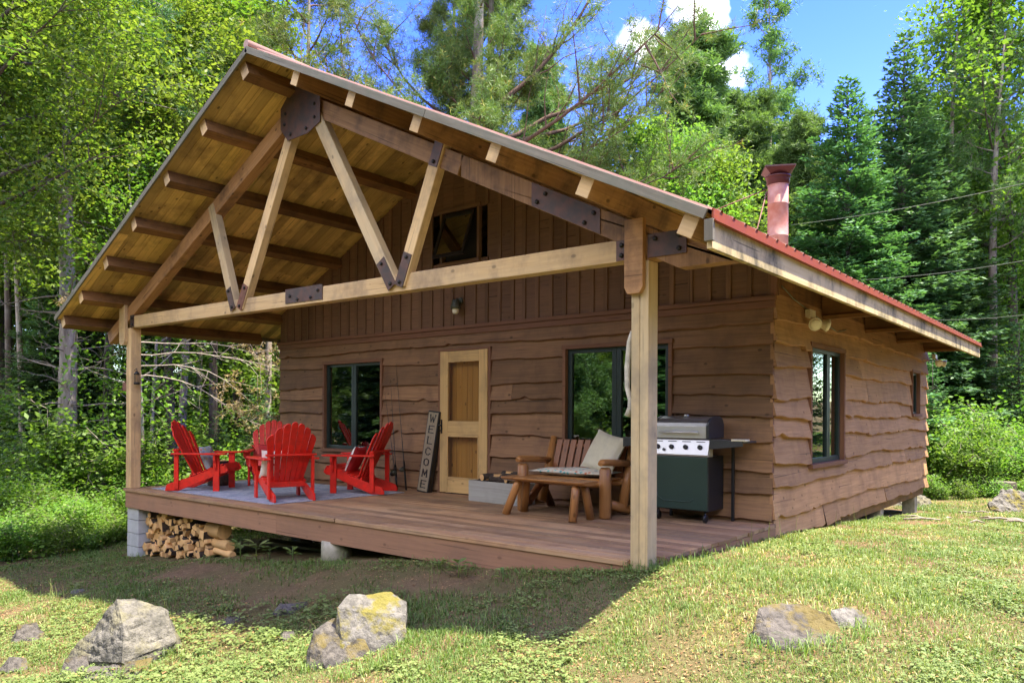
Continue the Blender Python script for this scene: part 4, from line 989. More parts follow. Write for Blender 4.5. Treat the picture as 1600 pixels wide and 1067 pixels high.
# log bench with slatted back
bn = empty('log_bench', (-2.10, -.52, .002), R(2), 'rustic varnished log loveseat with slatted back under the large window', 'bench')
for s in (-1, 1):
    x = s * .56
    P(MBx(lambda mb: mb.tube([(x, -.33, 0), (x, -.33, .02), (x, -.33, .53), (x, -.33, .56)], [.062, .068, .066, .045], 14)), 'leg', 'varnish', 0, bn)
    P(MBx(lambda mb: mb.tube([(x, .28, .0), (x, .06, .32), (x - s * .02, -.24, .10)], [.05, .05, .05], 12)), 'leg', 'varnish_dark', 0, bn) if s < 0 else P(MBx(lambda mb: [mb.tube([(x, -.26, .16), (x, .12, .06), (x, .36, .04)], [.05, .052, .05], 12)]), 'leg', 'varnish', 0, bn)
    P(MBx(lambda mb: mb.tube([(x, .06, .08), (x, .18, .42), (x, .33, .86)], [.055, .055, .045], 12)), 'back_upright', 'varnish', 0, bn)
    P(MBx(lambda mb: mb.tube([(x, -.44, .60), (x, -.40, .615), (x, -.1, .60), (x, .22, .575)], [.03, .048, .05, .045], 12, flat=.8)), 'armrest', 'varnish', 0, bn)
P(MBx(lambda mb: [mb.tube([(-.56, -.32, .38), (.56, -.32, .38)], .05, 12), mb.tube([(-.56, .16, .36), (.56, .16, .36)], .045, 12)] + [mb.beam((-.5, -.25 + i * .09, .415), (.5, -.25 + i * .09, .41), .075, .02) for i in range(5)]), 'seat', 'varnish', .003, bn)
def backs(mb):
    for i in range(10):
        x = -.45 + i * .1; mb.beam((x, .16, .40), (x, .315, .83), .078, .022, up=(0, 1, 0))
    mb.tube([(-.56, .31, .76), (.56, .31, .76)], .022, 10); mb.tube([(-.56, .19, .44), (.56, .19, .44)], .03, 10)
P(MBx(backs), 'backrest', 'varnish_dark', .003, bn)
o = cushion('seat_cushion', 1.02, .48, .10, ['cushion_print'], 'flat turquoise and orange patterned seat cushion on the log bench', 'cushion', (-2.10, -.60, .475), (0, 0, R(2)), puff=.9)
o = cushion('pillow', .50, .50, .17, ['cream'], 'plump cream pillow leaning in the corner of the log bench', 'pillow', (-1.80, -.42, .70), (R(64), R(12), R(-12)), None)

# gas grill
gr = empty('gas_grill', (-.80, -.30, .002), 0, 'gas barbecue with steel lid front and dark green cabinet by the corner', 'barbecue')
gx0, gx1, gy = -.34, .31, -.18
P(MBx(lambda mb: [mb.box((gx0, gy + .012, .12), (gx1, gy + .40, .70), axis=0)]), 'cabinet', 'black', .01, gr)
dr_ = P(MBx(lambda mb: mb.box((gx0 + .005, gy - .010, .13), (gx1 - .005, gy + .010, .695), axis=0)), 'door', 'grill_green', .008, gr)
P(MBx(lambda mb: [mb.tube([(gx0 + .04, gy - .012, .66), (gx0 + .045, gy - .014, .35), (gx0 + .07, gy - .014, .26), (gx0 + .14, gy - .014, .215), (gx1 - .2, gy - .014, .215), (gx1 - .16, gy - .014, .25)], .006, 8)]), 'moulding', 'grill_green', 0, dr_)
P(MBx(lambda mb: [mb.prism([(gx0 - .01, gy - .03, .72), (gx0 - .01, gy + .015, .875), (gx0 - .01, gy + .10, .875), (gx0 - .01, gy + .10, .70), (gx0 - .01, gy - .02, .70)], (gx1 - gx0 + .02, 0, 0))]), 'control_panel', 'stainless', .004, gr)
pn = Vector((0, -.96, .28)).normalized()
for i in range(4):
    c = Vector((gx0 + .07 + i * .165, gy - .006, .795))
    P(MBx(lambda mb: [mb.lathe(c - pn * .01, [(.034, 0), (.034, .008), (.026, .012), (.024, .035), (.018, .038)], 18, axis=pn), mb.beam(c + pn * .028 + Vector((0, 0, -.022)), c + pn * .028 + Vector((0, 0, .022)), .008, .012, up=pn)]), 'knob', 'black', 0, gr)
for i in range(4): P(MBx(lambda mb: mb.box((gx0 + .02 + i * .165, gy + .006, .852), (gx0 + .12 + i * .165, gy + .0105, .860), axis=0)), 'slot', 'black', 0, gr)
P(MBx(lambda mb: mb.lathe((gx0 + .15, gy - .02, .765), [(.016, 0), (.016, .012)], 12, axis=pn)), 'igniter', 'black', 0, gr)
prof = [(gy + .02, .885), (gy + .02, 1.02), (gy + .035, 1.055), (gy + .09, 1.10), (gy + .18, 1.125), (gy + .30, 1.12), (gy + .37, 1.09), (gy + .40, 1.03), (gy + .40, .885)]
lid = P(MBx(lambda mb: mb.prism([(gx0 + .03, y, z) for y, z in prof], (gx1 - gx0 - .06, 0, 0))), 'lid', 'lid_metal', .004, gr)
P(MBx(lambda mb: [mb.box((gx0 + .032, gy + .012, .892), (gx1 - .032, gy + .0195, 1.02), axis=0)]), 'lid_front', 'stainless', .002, lid)
for xx in (gx0, gx1 - .03): P(MBx(lambda mb: mb.prism([(xx, y + (.004 if y > gy + .2 else -.006), z + .006) for y, z in prof], (.03, 0, 0))), 'lid_end', 'grill_dark', .006, lid)
P(MBx(lambda mb: [mb.tube([(gx0 + .10, gy - .035, .955), (gx1 - .10, gy - .035, .955)], .012, 12)] + [mb.tube([(x, gy + .012, .955), (x, gy - .035, .955)], .009, 8) for x in (gx0 + .12, gx1 - .12)]), 'handle', 'stainless', 0, lid)
P(MBx(lambda mb: mb.lathe((-.02, gy + .17, 1.12), [(.028, 0), (.028, .02), (.018, .028)], 16)), 'gauge', 'stainless', 0, lid)
for x0_, x1_ in ((gx1 + .012, gx1 + .37), (gx0 - .38, gx0 - .012)):
    P(MBx(lambda mb: [mb.prism([(x0_, gy + .02, .865), (x0_, gy + .38, .865), (x1_, gy + .38, .85), (x1_, gy + .02, .85)], (0, 0, .02)), mb.prism([(x0_, gy + .005, .78), (x1_, gy + .005, .82), (x1_, gy + .005, .875), (x0_, gy + .005, .888)], (0, .014, 0))]), 'side_shelf', 'grill_dark', .003, gr)
P(MBx(lambda mb: mb.box((gx1 + .25, gy + .0, .872), (gx1 + .40, gy + .12, .892), axis=0)), 'shelf_trim', 'white_enamel', .003, gr)
for x in (gx0 + .02, gx1 + .10): P(MBx(lambda mb: mb.box((x, gy + .36, .0), (x + .03, gy + .39, .86), axis=2)), 'leg', 'black', .003, gr)
for x in (gx0 + .05, gx1 - .05): P(MBx(lambda mb: [mb.lathe((x - .012, gy + .05, .045), [(.02, 0), (.045, .0), (.045, .024), (.02, .024)], 18, axis=(1, 0, 0)), mb.tube([(x, gy + .05, .045), (x, gy + .05, .115)], .012, 8)]), 'wheel', 'black', 0, gr)

# pale crooked stick hung on the right post, brown box and dark lantern on the left post
tag(P(MBx(lambda mb: mb.tube([(-.135, TY + .05, 1.80), (-.165, TY + .06, 1.72), (-.175, TY + .05, 1.52), (-.175, TY + .05, 1.36), (-.15, TY + .05, 1.26), (-.145, TY + .05, 1.20), (-.17, TY + .05, 1.13)], [.014, .02, .024, .022, .018, .024, .028], 10)), 'driftwood_stick', 'birch_stick', 0), 'pale crooked peeled stick fixed along the right porch post', 'stick')
COL.objects[-1].parent = None
tag(P(MBx(lambda mb: [mb.box((-9.02, TY + .02, 1.47), (-8.87, TY + .14, 1.60), axis=2), mb.prism([(-9.04, TY + .0, 1.605), (-8.865, TY + .0, 1.605), (-8.865, TY + .16, 1.625), (-9.04, TY + .16, 1.625)], (0, 0, .012))]), 'bird_box', 'rust_plate', .003), 'small rust brown box fixed on the left porch post', 'bird box')
COL.objects[-1].parent = None
ln = empty('lantern', (-8.66, TY + .05, 1.58), 0, 'small dark lantern hanging on the left porch post', 'lantern')
P(MBx(lambda mb: [mb.lathe((0.05, 0, -.02), [(.04, 0), (.045, .02), (.045, .03), (.03, .035)], 12), mb.lathe((.05, 0, .13), [(.045, 0), (.03, .03), (.01, .05)], 12)] + [mb.tube([(.05 + .035 * math.cos(a), .035 * math.sin(a), 0), (.05 + .035 * math.cos(a), .035 * math.sin(a), .135)], .004, 5) for a in (0, 1.57, 3.14, 4.71)]), 'frame', 'black', 0, ln)
P(MBx(lambda mb: mb.tube([(-.03, 0, .2), (.05, 0, .22), (.05, 0, .175)], .005, 6)), 'hook', 'black', 0, ln)

# ------------------------------------------------------------------ split firewood under the deck
protos = []
rnd = random.Random(21)
for k in range(7):
    na = rnd.choice([3, 4, 4, 5]); pts = []
    a0 = rnd.uniform(0, 6.28)
    for j in range(na):
        a = a0 + 6.283 * (j + rnd.uniform(-.22, .22)) / na; r_ = rnd.uniform(.8, 1.15) * .062; pts.append((r_ * math.cos(a), r_ * math.sin(a)))
    mb = MB(); L = .38; mb.prism([(x, 0, z) for x, z in pts], (0, L, 0), tint=rnd.random())
    mb.m[2 + k % na] = 1; mb.m[2 + (k + 1) % na] = 1 if k % 2 else 0
    o = mb.build('split_log', [MATS['cutwood'], MATS['bark_log']]); bv = o.modifiers.new('bevel', 'BEVEL'); bv.width = .006
    protos.append(o)
cnt = 0; z = 0; row = 0
used = set()
while row < 9:
    zc = row * .078 + .05; xa = -8.40 + (row % 2) * .035
    xend = -6.55 - row * .055 - (0.35 if row > 6 else 0)
    x = xa
    while x < xend:
        g0 = gz1(x, -2.35); zz = max(g0, -1.06) + zc
        lim = -.34
        if zz < lim:
            k = rnd.randrange(7); s = protos[k]
            if k not in used: o = s; used.add(k)
            else: o = s.copy(); COL.objects.link(o)
            o.location = (x + rnd.uniform(-.03, .03), -2.56 + rnd.uniform(-.09, .05), zz + rnd.uniform(-.025, .025)); sc_ = rnd.uniform(.6, 1.25)
            o.rotation_euler = (rnd.uniform(-.04, .04), rnd.uniform(0, 6.28), rnd.uniform(-.08, .08)); o.scale = (sc_, 1, sc_)
            tag(o, 'split firewood piece in the stack under the deck corner', 'firewood', 'stacked split firewood under the deck'); cnt += 1
        x += rnd.uniform(.065, .125)
    row += 1
for i, (x, y, z, r, L, dx) in enumerate([(-6.60, -2.50, .36, .11, .4, 1), (-6.42, -2.52, .17, .075, .42, 1), (-6.35, -2.55, .06, .05, .5, 1)]):
    round_log((x, y, gz1(x, y) + z), (dx, -.1, 0), L, r, ['thick pale round log lying on the end of the woodpile', 'pale round log beneath the thick one at the end of the woodpile', 'thin pale log on the ground at the end of the woodpile'][i], None, 40 + i, 'cutwood')
for i, (x, y, L, a) in enumerate([(-5.6, -1.9, 1.6, .2), (-5.0, -1.4, 2.2, -.1), (-5.3, -1.0, 1.8, .1)]):
    zz = gz1(x, y); mb = MB(); mb.beam((x - L / 2, y, zz + .06 + i * .12), (x + L / 2, y + L * a * .3, zz + .08 + i * .12), .2, .035)
    tag(mb.build('scrap_board', MATS['weathered']), ['grey scrap board lying foremost in the shadow under the deck', 'long grey scrap board lying under the middle of the deck', 'grey scrap board lying deepest under the deck'][i], 'board')


# ================================================================== ground
def graded(lo, hi, flo, fhi, fine, n_out):
    mid = np.arange(flo, fhi, fine)
    a = flo - np.geomspace(fine, flo - lo, n_out)[::-1]; b_ = fhi + np.geomspace(fine, hi - fhi, n_out)
    return np.concatenate([a, mid, b_])
gx = graded(-150, 150, -13, 7, .10, 40); gy_ = graded(-120, 180, -8.5, 3, .10, 40)
XX, YY = np.meshgrid(gx, gy_, indexing='ij'); ZZ = gz(XX, YY)
under = (XX > -8.7) & (XX < -.1) & (YY > -2.3) & (YY < 7.7)
ZZ = np.where(under & (ZZ > -.42), -.42, ZZ)
V = np.stack([XX, YY, ZZ], -1).reshape(-1, 3); nx, ny = XX.shape
I = np.arange(nx * ny).reshape(nx, ny)
F = np.stack([I[:-1, :-1], I[1:, :-1], I[1:, 1:], I[:-1, 1:]], -1).reshape(-1, 4)
m, t, b = newmat('ground'); N = NT(t); o = N.n('TexCoord').outputs['Object']
n1 = N.noise(o, 1.1, 5, .6); n2 = N.noise(o, 9, 6, .7); n3 = N.noise(o, 60, 4, .7)
c = N.mix(N.ramp(n2, [(.35, (0, 0, 0)), (.65, (1, 1, 1))]), (0.17, 0.105, 0.055), (0.30, 0.20, 0.105))
c = N.mix(N.math('MULTIPLY', N.ramp(n1, [(.38, (0, 0, 0)), (.55, (1, 1, 1))]), .55), c, (0.11, 0.13, 0.035))
c = N.mix(N.math('MULTIPLY', n3, .7), c, (0.05, 0.035, 0.02)); c = N.mix(N.ramp(n3, [(.6, (0, 0, 0)), (.72, (.7, .7, .7))]), c, (0.4, 0.3, 0.17))
N.l(c, b.inputs['Base Color']); b.inputs['Roughness'].default_value = .95; b.inputs['Specular IOR Level'].default_value = .1; N.bump(n3, .02, b); MATS['ground'] = m
g_o = np_mesh('ground', V, F, np.full(len(F), .5), 'ground', smooth=True); g_o['kind'] = 'structure'

def frustum_pts(n, dmin, dmax, umin, umax, power=1.0):
    """random ground points in the camera's view, density falling with distance"""
    dd = dmin * (dmax / dmin) ** (rng.random(n) ** power); uu = rng.uniform(umin, umax, n)
    P_ = CAM[None, :] + (_F[None, :] + CR[None, :] * ((uu - 800) / FPX)[:, None]) * dd[:, None]
    return P_[:, 0], P_[:, 1], dd
def vnoise(x, y, s, seed=0):
    r = np.random.default_rng(seed); T = r.random((64, 64)); x = x * s; y = y * s
    xi = np.floor(x).astype(int); yi = np.floor(y).astype(int); fx = x - xi; fy = y - yi; fx = fx * fx * (3 - 2 * fx); fy = fy * fy * (3 - 2 * fy)
    g_ = lambda a, b_: T[a % 64, b_ % 64]
    return (g_(xi, yi) * (1 - fx) + g_(xi + 1, yi) * fx) * (1 - fy) + (g_(xi, yi + 1) * (1 - fx) + g_(xi + 1, yi + 1) * fx) * fy
def under_house(x, y): return (x > -8.95) & (x < .05) & (y > -2.75) & (y < 7.9)
def dirt(x, y):
    """0..1 worn earth: the trodden strip in front of the deck, patches elsewhere"""
    f = np.exp(-((y + 3.35 - .03 * (x + 4) + .12 * np.sin(x * 1.3)) / .38) ** 2) * np.clip((x + 7.2) / 1.2, 0, 1) * np.clip((-.6 - x) / .8, 0, 1)
    pth = np.exp(-(((x - 3.2) / 2.2) ** 2 + ((y - 9.5) / 2.5) ** 2)) * .8
    p = np.clip((vnoise(x, y, 1.2, 3) * .7 + vnoise(x, y, 4, 4) * .3 - .56) * 5, 0, 1) * .8
    return np.clip(f * (.65 + .6 * vnoise(x, y, 3, 8)) + p + pth, 0, 1)
def blades(x, y, h, w, bend, tint, name, mat, zoff=0):
    n = len(x); z = gz(x, y) + zoff; a = rng.uniform(0, 2 * np.pi, n); d = np.stack([np.cos(a), np.sin(a), np.zeros(n)], 1)
    a2 = a + np.pi / 2 + rng.uniform(-.7, .7, n); s = np.stack([np.cos(a2), np.sin(a2), np.zeros(n)], 1)
    p = np.stack([x, y, z - .004], 1); up = np.array([0, 0, 1.0])
    w_ = (w / 2)[:, None]; m1 = p + d * (h * bend * .35)[:, None] + up * (h * .62)[:, None]; tp = p + d * (h * bend)[:, None] + up * (h * (1 - bend * .45))[:, None]
    V = np.stack([p - s * w_, p + s * w_, m1 + s * w_ * .75, m1 - s * w_ * .75, tp], 1).reshape(-1, 3); i = np.arange(n)[:, None] * 5
    F = np.concatenate([i + np.array([[0, 1, 2]]), i + np.array([[0, 2, 3]]), i + np.array([[3, 2, 4]])]);
    o = np_mesh(name, V, F, np.tile(tint, 3), mat); return o
def lawn_ok(x, y):
    inner = ~under_house(x, y); wood_ = (x < -10.5 + .5 * np.sin(y)) & (y > -4) | (y > 13) 
    return inner & ~wood_
def dry(x, y): return np.clip(vnoise(x, y, .9, 5) * .6 + vnoise(x, y, 3.1, 6) * .4, 0, 1)
# short lawn
x, y, dd = frustum_pts(680000, 2.6, 26, -150, 1750, .82)
ok = lawn_ok(x, y) & (rng.random(len(x)) > dirt(x, y) * 1.05) & (rng.random(len(x)) < .35 + .9 * vnoise(x, y, 4, 2))
x, y, dd = x[ok], y[ok], dd[ok]; n = len(x)
h = rng.uniform(.018, .055, n) * (.5 + 1.3 * vnoise(x, y, 1.7, 9) ** 1.5) * np.where(dd > 12, 1.3, 1); w_ = .0022 + .0007 * dd
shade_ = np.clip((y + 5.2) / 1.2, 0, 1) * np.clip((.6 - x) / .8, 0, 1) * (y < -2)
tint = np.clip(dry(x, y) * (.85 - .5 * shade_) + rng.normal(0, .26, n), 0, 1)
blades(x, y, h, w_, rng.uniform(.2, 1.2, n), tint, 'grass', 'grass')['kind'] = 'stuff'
# long thin stalks here and there
def clumps(cs, per, spread, hmin, hmax, wd):
    X = np.concatenate([rng.normal(c[0], spread, per) for c in cs]); Y = np.concatenate([rng.normal(c[1], spread, per) for c in cs]); n = len(X)
    return X, Y, rng.uniform(hmin, hmax, n), np.full(n, wd)
cs = [px(u, 0, d)[:2] for u, d in [(80, 8.6), (95, 8.4), (260, 7.6), (300, 7.8), (470, 8.0), (520, 8.1), (640, 7.6), (700, 7.1), (720, 7.2), (1150, 6.6), (1180, 7.0), (1230, 7.4), (1260, 7.6), (1330, 7.9), (1350, 8.6), (1390, 8.8), (1100, 6.3), (1060, 6.2), (600, 5.1), (430, 6.3), (380, 8.9), (410, 8.8), (1560, 5), (1500, 6)]]
X, Y, h, w_ = clumps(cs, 26, .13, .06, .17, .006); ok = ~under_house(X, Y)
blades(X[ok], Y[ok], h[ok], w_[ok], rng.uniform(.2, .9, ok.sum()), rng.random(ok.sum()) * .6, 'tall_grass', 'grass')['kind'] = 'stuff'
cs = [px(u, 0, d)[:2] for u, d in [(75, 8.4), (85, 8.5), (98, 8.3), (260, 7.4), (285, 7.7), (1165, 7.2), (1210, 7.3), (1235, 7.8), (1330, 8.1), (1345, 8.2), (700, 6.4), (545, 5.6), (1440, 8.6)]]
X, Y, h, w_ = clumps(cs, 4, .10, .2, .38, .005); ok = ~under_house(X, Y)
blades(X[ok], Y[ok], h[ok], w_[ok], rng.uniform(.05, .4, ok.sum()), np.full(ok.sum(), .8), 'grass_stalks', 'grass')['kind'] = 'stuff'
def flat_leaves(x, y, size, hgt, tint, name, mat, tilt=.5, aspect=.8, per=3):
    """small rosettes: per leaflets around each stem"""
    n = len(x); z = gz(x, y); P_ = []; Q = []
    a0 = rng.uniform(0, 6.28, n); VV = []; TT = []
    for k in range(per):
        a = a0 + 6.283 * k / per + rng.uniform(-.3, .3, n); d = np.stack([np.cos(a), np.sin(a), rng.uniform(-.3, .5, n) * tilt * 2], 1); d /= np.linalg.norm(d, axis=1)[:, None]
        s = np.stack([-np.sin(a), np.cos(a), rng.uniform(-.4, .4, n)], 1); c = np.stack([x, y, z + hgt], 1); L = (size * rng.uniform(.7, 1.2, n))[:, None]
        p0 = c + d * L * .12; m1 = c + d * L * .62; tp = c + d * L - np.array([0, 0, 1]) * L * .15
        VV.append(np.stack([p0, m1 - s * L * aspect * .42 , tp, m1 + s * L * aspect * .42], 1)); TT.append(tint)
    V = np.concatenate(VV).reshape(-1, 3); F = np.arange(len(V)).reshape(-1, 4)
    return np_mesh(name, V, F, np.clip(np.concatenate(TT) + rng.normal(0, .08, len(F)), 0, 1), mat)
# low broad-leaved plants in the lawn
x, y, dd = frustum_pts(90000, 3.6, 16, -100, 1700, .85)
cov = vnoise(x, y, 1.5, 12) * .6 + vnoise(x, y, 5, 13) * .4
ok = lawn_ok(x, y) & (rng.random(len(x)) < np.clip((cov - .47) * 3.0, 0.05, .7)) & (rng.random(len(x)) > dirt(x, y) * 1.5)
x, y, dd = x[ok], y[ok], dd[ok]
flat_leaves(x, y, rng.uniform(.014, .034, len(x)) * (1 + dd * .03), rng.uniform(.01, .045, len(x)), np.clip(rng.random(len(x)) * .7 + .2, 0, 1), 'ground_cover', 'weed', per=3)['kind'] = 'stuff'
x, y, dd = frustum_pts(26000, 3.2, 9, -100, 1700, .9)
cov = vnoise(x, y, .9, 52) * .55 + vnoise(x, y, 3.2, 53) * .45
ok = lawn_ok(x, y) & (rng.random(len(x)) < np.clip((cov - .55) * 5, 0, .9)) & (y < -3.6 - .2 * np.sin(x)); x, y, dd = x[ok], y[ok], dd[ok]
flat_leaves(x, y, rng.uniform(.024, .048, len(x)), rng.uniform(.03, .075, len(x)), np.clip(rng.random(len(x)) * .8 + .1, 0, 1), 'ground_cover', 'weed', per=3, aspect=1.0)['kind'] = 'stuff'
# dead leaves and straw on the ground
x, y, dd = frustum_pts(60000, 3.6, 22, -100, 1700, .85)
ok = ~under_house(x, y) & (rng.random(len(x)) < .25 + .75 * dirt(x, y) + .6 * (vnoise(x, y, 2, 31) > .62)); x, y, dd = x[ok], y[ok], dd[ok]
flat_leaves(x, y, rng.uniform(.012, .034, len(x)), rng.uniform(.004, .015, len(x)), rng.random(len(x)), 'leaf_litter', 'dead_leaf', tilt=.25, aspect=.5, per=1)['kind'] = 'stuff'

xs = rng.uniform(-8.6, 0, 420); ys = rng.uniform(-2.65, -.1, 420); dl = rng.uniform(.006, .02, 420); aa = rng.uniform(0, 6.28, 420)
dv = np.stack([np.cos(aa), np.sin(aa), np.zeros(420)], 1); sv = np.stack([-np.sin(aa), np.cos(aa), np.zeros(420)], 1); cc = np.stack([xs, ys, np.full(420, .004)], 1); nl_ = rng.random(420) < .6
L_ = np.where(nl_, .05, dl * 1.6)[:, None]; W_ = np.where(nl_, .0022, dl * .8)[:, None]
V = np.stack([cc - dv * L_ * .5, cc + sv * W_ + np.array([0, 0, .003]), cc + dv * L_ * .5, cc - sv * W_ + np.array([0, 0, .002])], 1).reshape(-1, 3)
np_mesh('deck_litter', V, np.arange(len(V)).reshape(-1, 4), rng.random(420), 'dead_leaf')['kind'] = 'stuff'
def gp(u, v): q = px(u, v, hit(u, v)); return (float(q[0]), float(q[1]))
rk = [gp(u, v) for u, v in [(105, 1045), (140, 1058), (185, 1060), (235, 1050), (268, 1025), (270, 1000), (535, 1060), (575, 1050), (610, 1035), (640, 1005), (480, 1050), (475, 1020), (1185, 1012), (1220, 1022), (1265, 1020), (1300, 1012), (1345, 1000), (1350, 985), (20, 1020), (60, 1015), (1035, 885), (1015, 892), (985, 893), (215, 872), (520, 884), (480, 884)]]
X, Y, h, w_ = clumps(rk, 60, .055, .04, .13, .0055)
blades(X, Y, h, w_, rng.uniform(.2, 1.0, len(X)), rng.random(len(X)) * .7, 'tall_grass', 'grass')['kind'] = 'stuff'
# plants at the foot of the deck
def leafy_plant(x, y, h, nl, L, label, seed, mat='weed'):
    r = np.random.default_rng(seed); e = empty('weed_plant', (x, y, gz1(x, y)), r.uniform(0, 6), label, 'weed', 'broad leaved weeds at the foot of the deck'); mb = MB()
    for i in range(nl):
        a = r.uniform(0, 6.28); hh = h * r.uniform(.25, 1); rad = L * r.uniform(.5, 1.1); d = Vector((math.cos(a), math.sin(a), r.uniform(-.1, .5))); s = Vector((-math.sin(a), math.cos(a), 0)); c = Vector((0, 0, hh)) + d * rad * .2
        w_ = L * .28; mb.v += [tuple(c), tuple(c + d * rad * .5 - s * w_ + Vector((0, 0, .01))), tuple(c + d * rad), tuple(c + d * rad * .5 + s * w_ + Vector((0, 0, .01)))]; k = len(mb.v); mb.face((k - 4, k - 3, k - 2, k - 1), None, r.random())
    mb.build('leaves', MATS[mat], e); MBx(lambda m_: m_.tube([(0, 0, -.03), (.01, 0, h)], [.008, .004], 5)).build('stem', MATS[mat], e); return e
for i, (u, d, h, nl, L) in enumerate([(405, 9.0, .22, 14, .16), (462, 8.75, .18, 10, .12), (425, 9.1, .15, 9, .1), (720, 6.7, .16, 14, .12), (790, 6.35, .10, 8, .08), (690, 7.0, .10, 10, .09), (120, 8.9, .1, 12, .1), (380, 9.2, .25, 14, .14)]):
    p = px(u, 0, d); leafy_plant(p[0], p[1], h, nl, L, ['tall broad leaved weed just left of the round deck pier', 'low weed with rounded leaves touching the round deck pier', 'small weed between the round pier and its taller neighbour', 'bushy weed growing under the middle of the deck edge', 'tiny weed under the right half of the deck edge', 'spindly weed left of the bushy one at the deck edge', 'low leafy weed in the shaded lawn at the far left', 'tall weed beside the end of the woodpile'][i], i)

# ------------------------------------------------------------------ rocks
def rock(name, loc, pts, mat, label, seed, cat='rock', disp=.03, group=None, rz=0, cuts=5):
    """convex hull of points, subdivided and roughened"""
    import bmesh
    bm = bmesh.new(); 
    for p in pts: bm.verts.new(p)
    bmesh.ops.convex_hull(bm, input=list(bm.verts)); loose = [v for v in bm.verts if not v.link_faces]
    for v in loose: bm.verts.remove(v)
    bmesh.ops.triangulate(bm, faces=bm.faces)
    for _ in range(cuts):
        es = [e for e in bm.edges if e.calc_length() > .035]
        if not es or len(bm.verts) > 9000: break
        bmesh.ops.subdivide_edges(bm, edges=es, cuts=1); bmesh.ops.triangulate(bm, faces=bm.faces)
    if False: bmesh.ops.smooth_vert(bm, verts=bm.verts, factor=.5, use_axis_x=True, use_axis_y=True, use_axis_z=True)
    from mathutils import noise as mn
    bm.normal_update()
    for v in bm.verts:
        q = v.co * 4 + Vector((seed * 3.1, seed, 0)); f = mn.fractal(q, .8, 2.1, 6) * disp * 1.2 - (1 - abs(mn.noise(Vector((v.co.x * 3, v.co.y * 3, v.co.z * 9)) + Vector((seed, 0, 0)))) * 2) ** 3 * disp * .5
        v.co += v.normal * f
    me = bpy.data.meshes.new(name); bm.to_mesh(me); bm.free()
    for p in me.polygons: p.use_smooth = False
    me.materials.append(MATS[mat]); o = bpy.data.objects.new(name, me); COL.objects.link(o); o.location = loc; o.rotation_euler = (0, 0, rz)
    return tag(o, label, cat, group)
def rock_at(u, v, depth, pts_uvd, mat, label, seed, disp=.03, cat='rock', name='boulder'):
    """pts: (du px, dv px, ddepth m) relative to (u,v) at depth -> local metres in the camera-aligned ground frame"""
    depth = hit(u, min(v, 1066)) * (1 if v <= 1066 else (1066 - CYPX) / (v - CYPX)); base = px(u, v, depth); k = depth / FPX; out = []
    for du, dv, dd in pts_uvd: out.append(tuple(Vector(_Rt) * (du * k) + Vector((0, 0, -dv * k)) + Vector((_F[0], _F[1], 0)) * dd))
    return rock(name, tuple(base), out, mat, label, seed, cat, disp)
# big wedge boulder
rock_at(185, 1035, 6.05, [(-82, -5, -.02), (-62, 14, .1), (-8, -97, .05), (14, -98, .12), (-45, -50, .02), (30, -62, -.22), (58, -70, .25), (80, -28, .12), (55, 3, -.22), (10, 5, -.2), (-30, 10, -.12), (84, 15, .3), (0, 30, .4), (40, -22, -.36), (0, -50, .42), (-60, -20, .3)], 'rock_pale', 'large pale wedge shaped boulder in the left foreground', 1, .02)
rock_at(120, 1055, 5.75, [(-30, 5, 0), (-25, -25, .05), (5, -28, .1), (20, -8, .0), (15, 18, -.1), (-20, 25, -.08), (10, 10, .2)], 'rock_grey', 'small grey rock at the left foot of the large wedge boulder', 2, .012)
rock_at(172, 1062, 5.35, [(-58, 8, -.05), (-45, -12, .12), (55, -28, .15), (58, -8, .0), (30, 12, -.18), (-40, 22, -.15), (0, 20, .2)], 'rock_grey', 'flat slab rock lying in front of the large wedge boulder', 3, .012)
rock_at(42, 1000, 6.4, [(-28, 10, 0), (-18, -22, .05), (5, -25, .1), (28, -3, .05), (20, 15, -.1), (-10, 15, -.12), (0, 15, .25)], 'rock_grey', 'small angular grey rock at the far left of the foreground', 4, .015)
rock_at(12, 1050, 5.6, [(-22, 5, 0), (-5, -22, .05), (18, -18, .1), (30, 0, 0), (10, 15, -.1), (0, 15, .2)], 'rock_grey', 'small grey rock at the left edge of the foreground', 5, .012)
# square block with moss and its low shoulder
rock_at(578, 1010, 6.0, [(-52, -60, .0), (-40, -71, .18), (25, -75, .2), (54, -64, .12), (58, -20, -.05), (50, 20, .1), (-56, -10, -.06), (-50, 25, .2), (30, 15, -.2), (-30, 10, -.18), (57, -50, -.0)], 'rock_moss', 'upright square pale rock with yellow moss in the centre foreground', 6, .015)
rock_at(525, 1035, 5.75, [(-50, -5, .05), (-42, -42, .12), (-18, -58, .22), (25, -55, .2), (48, -30, .05), (60, 5, -.05), (0, 18, -.2), (-40, 20, -.1), (20, 15, .35)], 'rock_grey', 'low rounded grey rock leaning against the mossy square rock', 7, .02)
rock_at(1245, 1005, 5.1, [(-62, 10, .05), (-58, -10, .12), (-38, -36, .22), (5, -44, .3), (40, -44, .3), (78, -34, .18), (80, -6, .02), (45, 14, -.14), (0, 20, -.2), (-40, 16, -.14), (10, 15, .45)], 'rock_grey', 'wide low grey rock with orange moss in the right foreground', 8, .022)
rock_at(1335, 982, 5.35, [(-35, 8, 0), (-26, -22, .08), (10, -26, .12), (34, -8, .05), (20, 14, -.08), (-20, 14, -.05), (0, 10, .2)], 'rock_moss', 'small moss covered rock just right of the wide low grey rock', 9, .015)
rock_at(455, 958, 7.0, [(-30, 3, 0), (-20, -14, .05), (20, -15, .1), (34, 0, .05), (10, 8, -.1), (0, 10, .2)], 'rock_grey', 'small dark rock half hidden in grass behind the mossy square rock', 10, .015)
